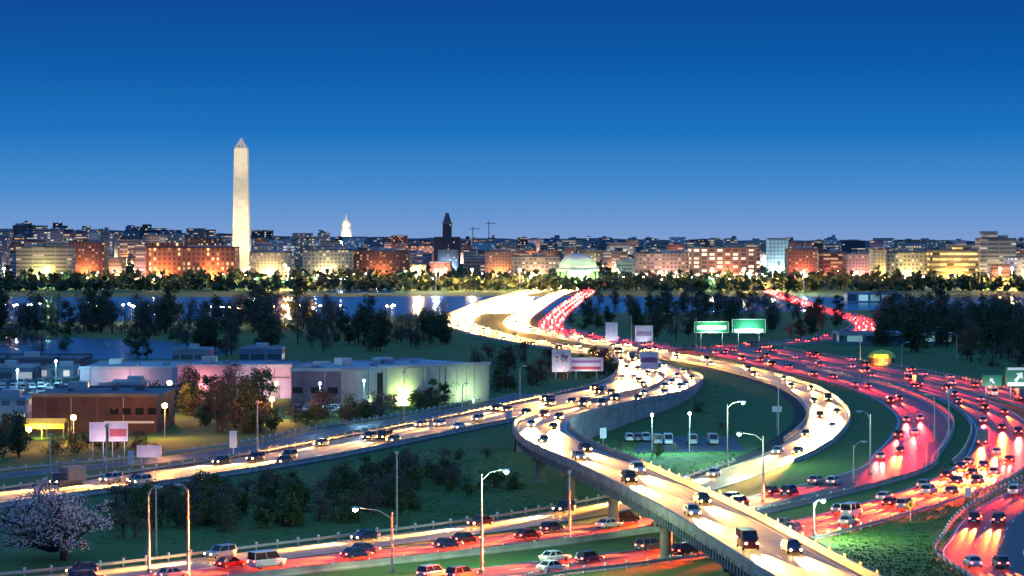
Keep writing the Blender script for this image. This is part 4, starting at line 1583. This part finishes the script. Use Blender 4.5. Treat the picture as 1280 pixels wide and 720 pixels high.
# ------------------------------------------------------------------ lamp posts along the roads
def lamp_post(px, yb, yt, arm, label, lit=None, energy=0.0, twin=False, tower=False):
    p = G(px, yb)
    h = zat(yt, p.length) if False else max(5.0, (yb - yt) * p.y / F)
    o = tag(empty('lamp_post', p), label, 'lamp post')
    MB().lathe([(.32, -.05), (.32, .45), (.2, .5), (.2, .55)], 10).build('base', M['concrete'], o)
    MB().tube([(0, 0, .3), (0, 0, h * .5), (0, 0, h)], [.19, .15, .11], 8).build('pole', M['galv'], o)
    for s in ((1, -1) if twin else (1,)):
        a = arm * s
        if not a:
            continue
        MB().tube([(0, 0, h - .8), (a * .4, 0, h + .25), (a, 0, h + .6)], [.09, .08, .06], 6).build('arm', M['galv'], o)
        sg = 1 if a > 0 else -1
        mb = MB()
        mb.loft([[(a + sg * x, -w_, h + .62 - t), (a + sg * x, w_, h + .62 - t), (a + sg * x, w_ * .8, h + .62 + t), (a + sg * x, -w_ * .8, h + .62 + t)] for x, w_, t in ((-.2, .1, .06), (.2, .24, .13), (.8, .26, .14), (1.1, .12, .06))])
        hd = mb.build('lamp_head', M['galv'], o)
        ln_ = MB()
        ln_.lathe([(.20, 0), (.17, -.10), (.0, -.15)] if not lit else [(.26, .02), (.36, -.14), (.28, -.34), (.0, -.44)], 10, (a + sg * .5, 0, h + .5))
        ln_.build('lens', lit or M['lens_off'], hd)
        if energy:
            l = PT.copy()
            l.energy = energy
            l.shadow_soft_size = .15
            l.color = (.62, 1, .55) if lit == M['city_green'] else (1, .55, .2)
            lamp_obj('lamp_glow', l, o, (a + sg * .5, -.02, h - .12), 0)
    if not arm:
        MB().lathe([(.12, h), (.3, h + .1), (.34, h + .45), (.0, h + .6)], 10).build('lamp_head', M['galv'], o)
    return o


for a in ((602, 716, 592, 2.8, 'tall lamp post with its green-white lamp lit, by the lower road', M['city_green'], 22000),
          (490, 716, 640, -4.4, 'lamp post with a long arm reaching left over the lower road', M['city_white'], 3000),
          (496, 662, 568, 0, 'plain tall post on the slope left of the green-white lamp'),
          (186, 716, 614, .8, 'front one of two close tall poles right of the blossom tree'),
          (195, 694, 611, 0, 'rear one of two close tall poles right of the blossom tree'),
          (235, 722, 611, -.8, 'tall pole a little right of the close pair of poles'),
          (133, 594, 534, 0, 'grey pole between the pink sign and the dark building'),
          (63, 592, 545, 0, 'thin pale pole above the blossom tree on the front road'),
          (712, 676, 592, 0, 'slim pole in front of the overpass piers'),
          (776, 524, 452, 0, 'dark pole standing between the highway and the ramp'),
          (909, 584, 505, 2.6, 'grey lamp post with arm right, on the lawn by the white vans', M['city_green'], 24000),
          (973, 544, 482, -.6, 'lamp post inside the bend of the pale loop road'),
          (954, 628, 545, -3.6, 'lamp post with long left arm beside the overpass and loop', M['city_green'], 9000),
          (1088, 594, 518, -1.6, 'tall lamp post left of the crimson inner lanes'),
          (1067, 604, 556, 1.4, 'short lamp post with bent arm at the crimson inner lanes'),
          (1168, 552, 496, -.8, 'grey lamp post on the dark island between the red curves'),
          (1186, 548, 494, 0, 'thin pole with a little sign right of the island lamp post'),
          (1158, 588, 558, 0, 'short stub pole on the dark island'),
          (1017, 676, 629, .9, 'lamp post between the overpass and the wide red curve', M['city_green'], 18000),
          (505, 528, 466, 0, 'pole before the pale green-lit wall'),
          (578, 512, 482, .6, 'short pale lamp post right of the pale green-lit wall'),
          (650, 502, 460, .8, 'thin pole in the brown thicket'),
          (789, 432, 396, 0, 'pole between the two pale far billboards'),
          (870, 446, 400, 0, 'left pole by the far green gantry signs'),
          (1075, 456, 420, 0, 'pale post below the bend of the far back road'),
          (1127, 462, 430, 1.6, 'lamp post before the long teal shed'),
          (1196, 452, 418, -1.6, 'lamp post right of the long teal shed'),
          (528, 408, 386, 0, 'far pole left of the distant bend'),
          (322, 572, 504, 0, 'pole among the trees behind the front road')):
    lamp_post(*a[:5], *(a[5:]))
# sodium lamps that glow among the left buildings
for px, yb, h, e, place in ((92, 552, 5, 22000, 'before the dark brown building'), (206, 548, 7, 22000, 'by the end wall of the dark brown building'),
                            (340, 526, 5, 22000, 'among the trees right of the lilac hall'), (345, 500, 4.2, 5000, 'against the lilac wall'),
                            (36, 562, 4, 2200, 'under the yellow awning trees'), (212, 520, 8, 22000, 'behind the end of the dark brown building')):
    p = G(px, yb)
    o = tag(empty('lamp_post', p), 'small orange glowing lamp ' + place, 'lamp post')
    MB().tube([(0, 0, -.05), (0, 0, h)], [.1, .07], 6).build('pole', M['galv'], o)
    MB().lathe([(0, -.6), (.5, -.4), (.62, 0), (.5, .4), (0, .6)], 10, (0, 0, h + .3)).build('lamp_head', M['amber'], o)
    l = PT.copy()
    l.energy = e
    l.color = (1, .36, .06)
    lamp_obj('lamp_glow', l, o, (0, -.7, h + .4), 0)
# bluish mercury lamps over the two car parks
for px, yb, e, place in ((22, 500, 16000, 'over the lot at the left edge'), (70, 486, 12000, 'at the back of the lot at the left edge'), (400, 520, 5000, 'over the cars by the plum brick hall'),
                         (455, 516, 5000, 'at the right end of the plum hall cars'), (862, 566, 12000, 'over the white vans inside the loop'), (815, 568, 12000, 'left of the white vans inside the loop')):
    p = G(px, yb)
    o = tag(empty('lamp_post', p), 'bluish white lamp ' + place, 'lamp post')
    MB().tube([(0, 0, -.05), (0, 0, 8)], [.12, .08], 6).build('pole', M['galv'], o)
    MB().lathe([(0, -.3), (.25, -.2), (.3, 0), (.22, .2), (0, .3)], 10, (0, 0, 8.2)).build('lamp_head', M['city_white'], o)
    l = PT.copy()
    l.energy = e
    l.color = (.35, .82, 1)
    lamp_obj('lamp_glow', l, o, (0, -.6, 8.2), 0)


# ------------------------------------------------------------------ signs
def panel_sign(px0, px1, yt, yb, yg, face, label, posts=2, cat='sign', name='road_sign', stripes=None, arrow=None, light=None, frame=True):
    c = G((px0 + px1) / 2, yg)
    D = c.y
    wd = (px1 - px0) * D / F
    z1, z0 = zat(yt, D), zat(yb, D)
    o = tag(empty(name, c), label, cat)
    MB().box((0, 0, z0), (wd, .12, z1 - z0)).build('panel', face, o)
    if frame:
        mb = MB()
        for z in (z0, z1 - .15):
            mb.box((0, -.08, z), (wd, .04, .15))
        for x in (-wd / 2 + .08, wd / 2 - .08):
            mb.box((x, -.08, z0 + .15), (.16, .04, z1 - z0 - .3))
        mb.build('frame', M['white'], o)
    for k in range(posts):
        x = (k - (posts - 1) / 2) * wd * .62 if posts > 1 else 0
        MB().tube([(x, .16, -.05), (x, .16, z1 - .1)], max(.07, wd * .012), 6).build('post', M['galv'], o)
    for y_, hh, m in stripes or ():
        MB().box((0, -.075, z0 + (z1 - z0) * y_), (wd * .86, .03, (z1 - z0) * hh)).build('band', m, o)
    if arrow:
        mb = MB()
        s = (z1 - z0) * .30
        cz = (z0 + z1) / 2
        d = Vector((math.sin(arrow), 0, math.cos(arrow)))
        e = Vector((d.z, 0, -d.x))
        q = Vector((0, -.1, cz))
        mb.poly([q + d * s, q + e * s * .8 + d * s * .1, q - e * s * .8 + d * s * .1])
        mb.poly([q + e * s * .25 + d * s * .1, q + e * s * .25 - d * s, q - e * s * .25 - d * s, q - e * s * .25 + d * s * .1])
        mb.build('arrow', M['white'], o)
    if light:
        flood(o, (0, -4.5, max(.6, z0 - 1.0)), light[0], light[1], 130, 115)
    return o


SB = M['signback']
panel_sign(112, 133, 528, 552, 583, SB, 'left one of two pinkish billboard panels before the dark building', light=((1, .65, .75), 900))
panel_sign(136, 160, 528, 552, 582, SB, 'right one of two pinkish billboard panels, with a red patch', stripes=((.25, .4, mat('faded_red', (.5, .10, .12), .6, .2, 1)),), light=((1, .6, .7), 900))
panel_sign(171, 202, 557, 572, 588, SB, 'wide low pale pink sign by the left highway', light=((1, .6, .62), 600))
panel_sign(160, 167, 564, 580, 591, SB, 'narrow grey board left of the wide pale pink sign', posts=1)
panel_sign(287, 296, 539, 560, 568, SB, 'small upright pale sign on the left highway verge', posts=1, light=((1, .7, .6), 500))
panel_sign(690, 714, 437, 465, 474, SB, 'pale square panel on the left of the merge sign bridge', light=((1, .85, .8), 1200))
panel_sign(712, 754, 447, 464, 475, SB, 'wide pale panel with red bars on the merge sign bridge', stripes=((.12, .22, mat('sign_red_bar', (.5, .06, .08), .6, .1, 1)), (.6, .2, mat('sign_violet_bar', (.4, .2, .4), .6, .1, 1))), light=((1, .85, .8), 1200))
panel_sign(800, 823, 440, 462, 476, SB, 'purplish gantry panel between the two bright merging lanes', stripes=((.4, .3, mat('dull_violet', (.2, .1, .25), .6, .2, 1)),))
panel_sign(757, 772, 403, 426, 432, SB, 'pale upright billboard left of the pole beyond the red lanes', light=((.9, .85, 1), 1000))
panel_sign(794, 816, 407, 427, 432, SB, 'pale billboard with rounded pattern right of the pole beyond the red lanes', stripes=((.35, .3, mat('dull_violet_bar', (.35, .25, .38), .6, .2, 1)),), light=((.9, .85, 1), 1000))
panel_sign(868, 911, 402, 416, 441, M['green_sign'], 'left green-lit sign panel on the far gantry', light=((.6, 1, .6), 14000), stripes=((.3, .34, M['white']),))
panel_sign(915, 957, 399, 416, 440, M['green_sign'], 'right green-lit sign panel on the far gantry', light=((.6, 1, .75), 14000), stripes=((.08, .2, M['white']),))
panel_sign(1228, 1252, 469, 483, 497, M['green_sign'], 'green road sign with white arrow near the right edge', arrow=-.7, posts=2, light=((.9, 1, .95), 1400), frame=False)
panel_sign(1257, 1290, 459, 483, 497, M['green_sign'], 'bigger green road sign with white bottom band cut by the right edge', arrow=.7, stripes=((.02, .18, M['white']), (.84, .14, M['white'])), light=((.9, 1, .95), 1800), frame=False)
panel_sign(965, 977, 508, 515, 538, M['white'], 'small white board on the lamp post inside the loop bend', posts=1)
panel_sign(1206, 1214, 610, 622, 628, M['white'], 'small white upright sign between the red curve and lawn tip', posts=1, frame=False)
panel_sign(1183, 1190, 486, 494, 520, M['white'], 'little white sign over the island between the red curves', posts=1, frame=False)
panel_sign(632, 640, 513, 523, 533, SB, 'small pale sign on the edge of the left highway by the ramp nose', posts=1)
panel_sign(750, 758, 535, 548, 560, SB, 'small pale sign on the lawn beside the ramp bend', posts=1)
# yellow diamond warning sign
p = G(1138, 652)
o = tag(empty('warning_sign', p), 'yellow diamond warning sign beside the wide red curve', 'sign')
k = .75
mb = MB()
cz = zat(632, p.y)
mb.loft([[(0, y, cz - k), (k, y, cz), (0, y, cz + k), (-k, y, cz)] for y in (0, .06)])
mb.build('panel', M['yellow_sign'], o)
mb = MB()
mb.poly([(-.12, -.01, cz - .3), (.12, -.01, cz - .3), (.12, -.01, cz + .1), (0.3, -.01, cz + .1), (0, -.01, cz + .42), (-.3, -.01, cz + .1), (-.12, -.01, cz + .1)])
mb.build('symbol', M['black'], o)
MB().tube([(0, .1, -.05), (0, .1, cz + .5)], .06, 6).build('post', M['galv'], o)
flood(o, (0, -3.0, .8), (1, .8, .4), 350, 120, 110)
# small lit kiosk with a domed canvas roof beyond the red curve
p = G(1102, 456)
o = tag(empty('kiosk', p), 'small yellow-lit round topped kiosk beyond the wide red curve', 'kiosk')
MB().lathe([(4.4, -.05), (4.4, 2.6)], 16).build('wall', WALLS['brick'], o)
MB().lathe([(5.0, 2.6), (4.4, 3.9), (2.8, 4.9), (.0, 5.4)], 16).build('roof', M['tent'], o)
flood(o, (-2, -8, 1), (1, .7, .15), 9000, 140, 110)
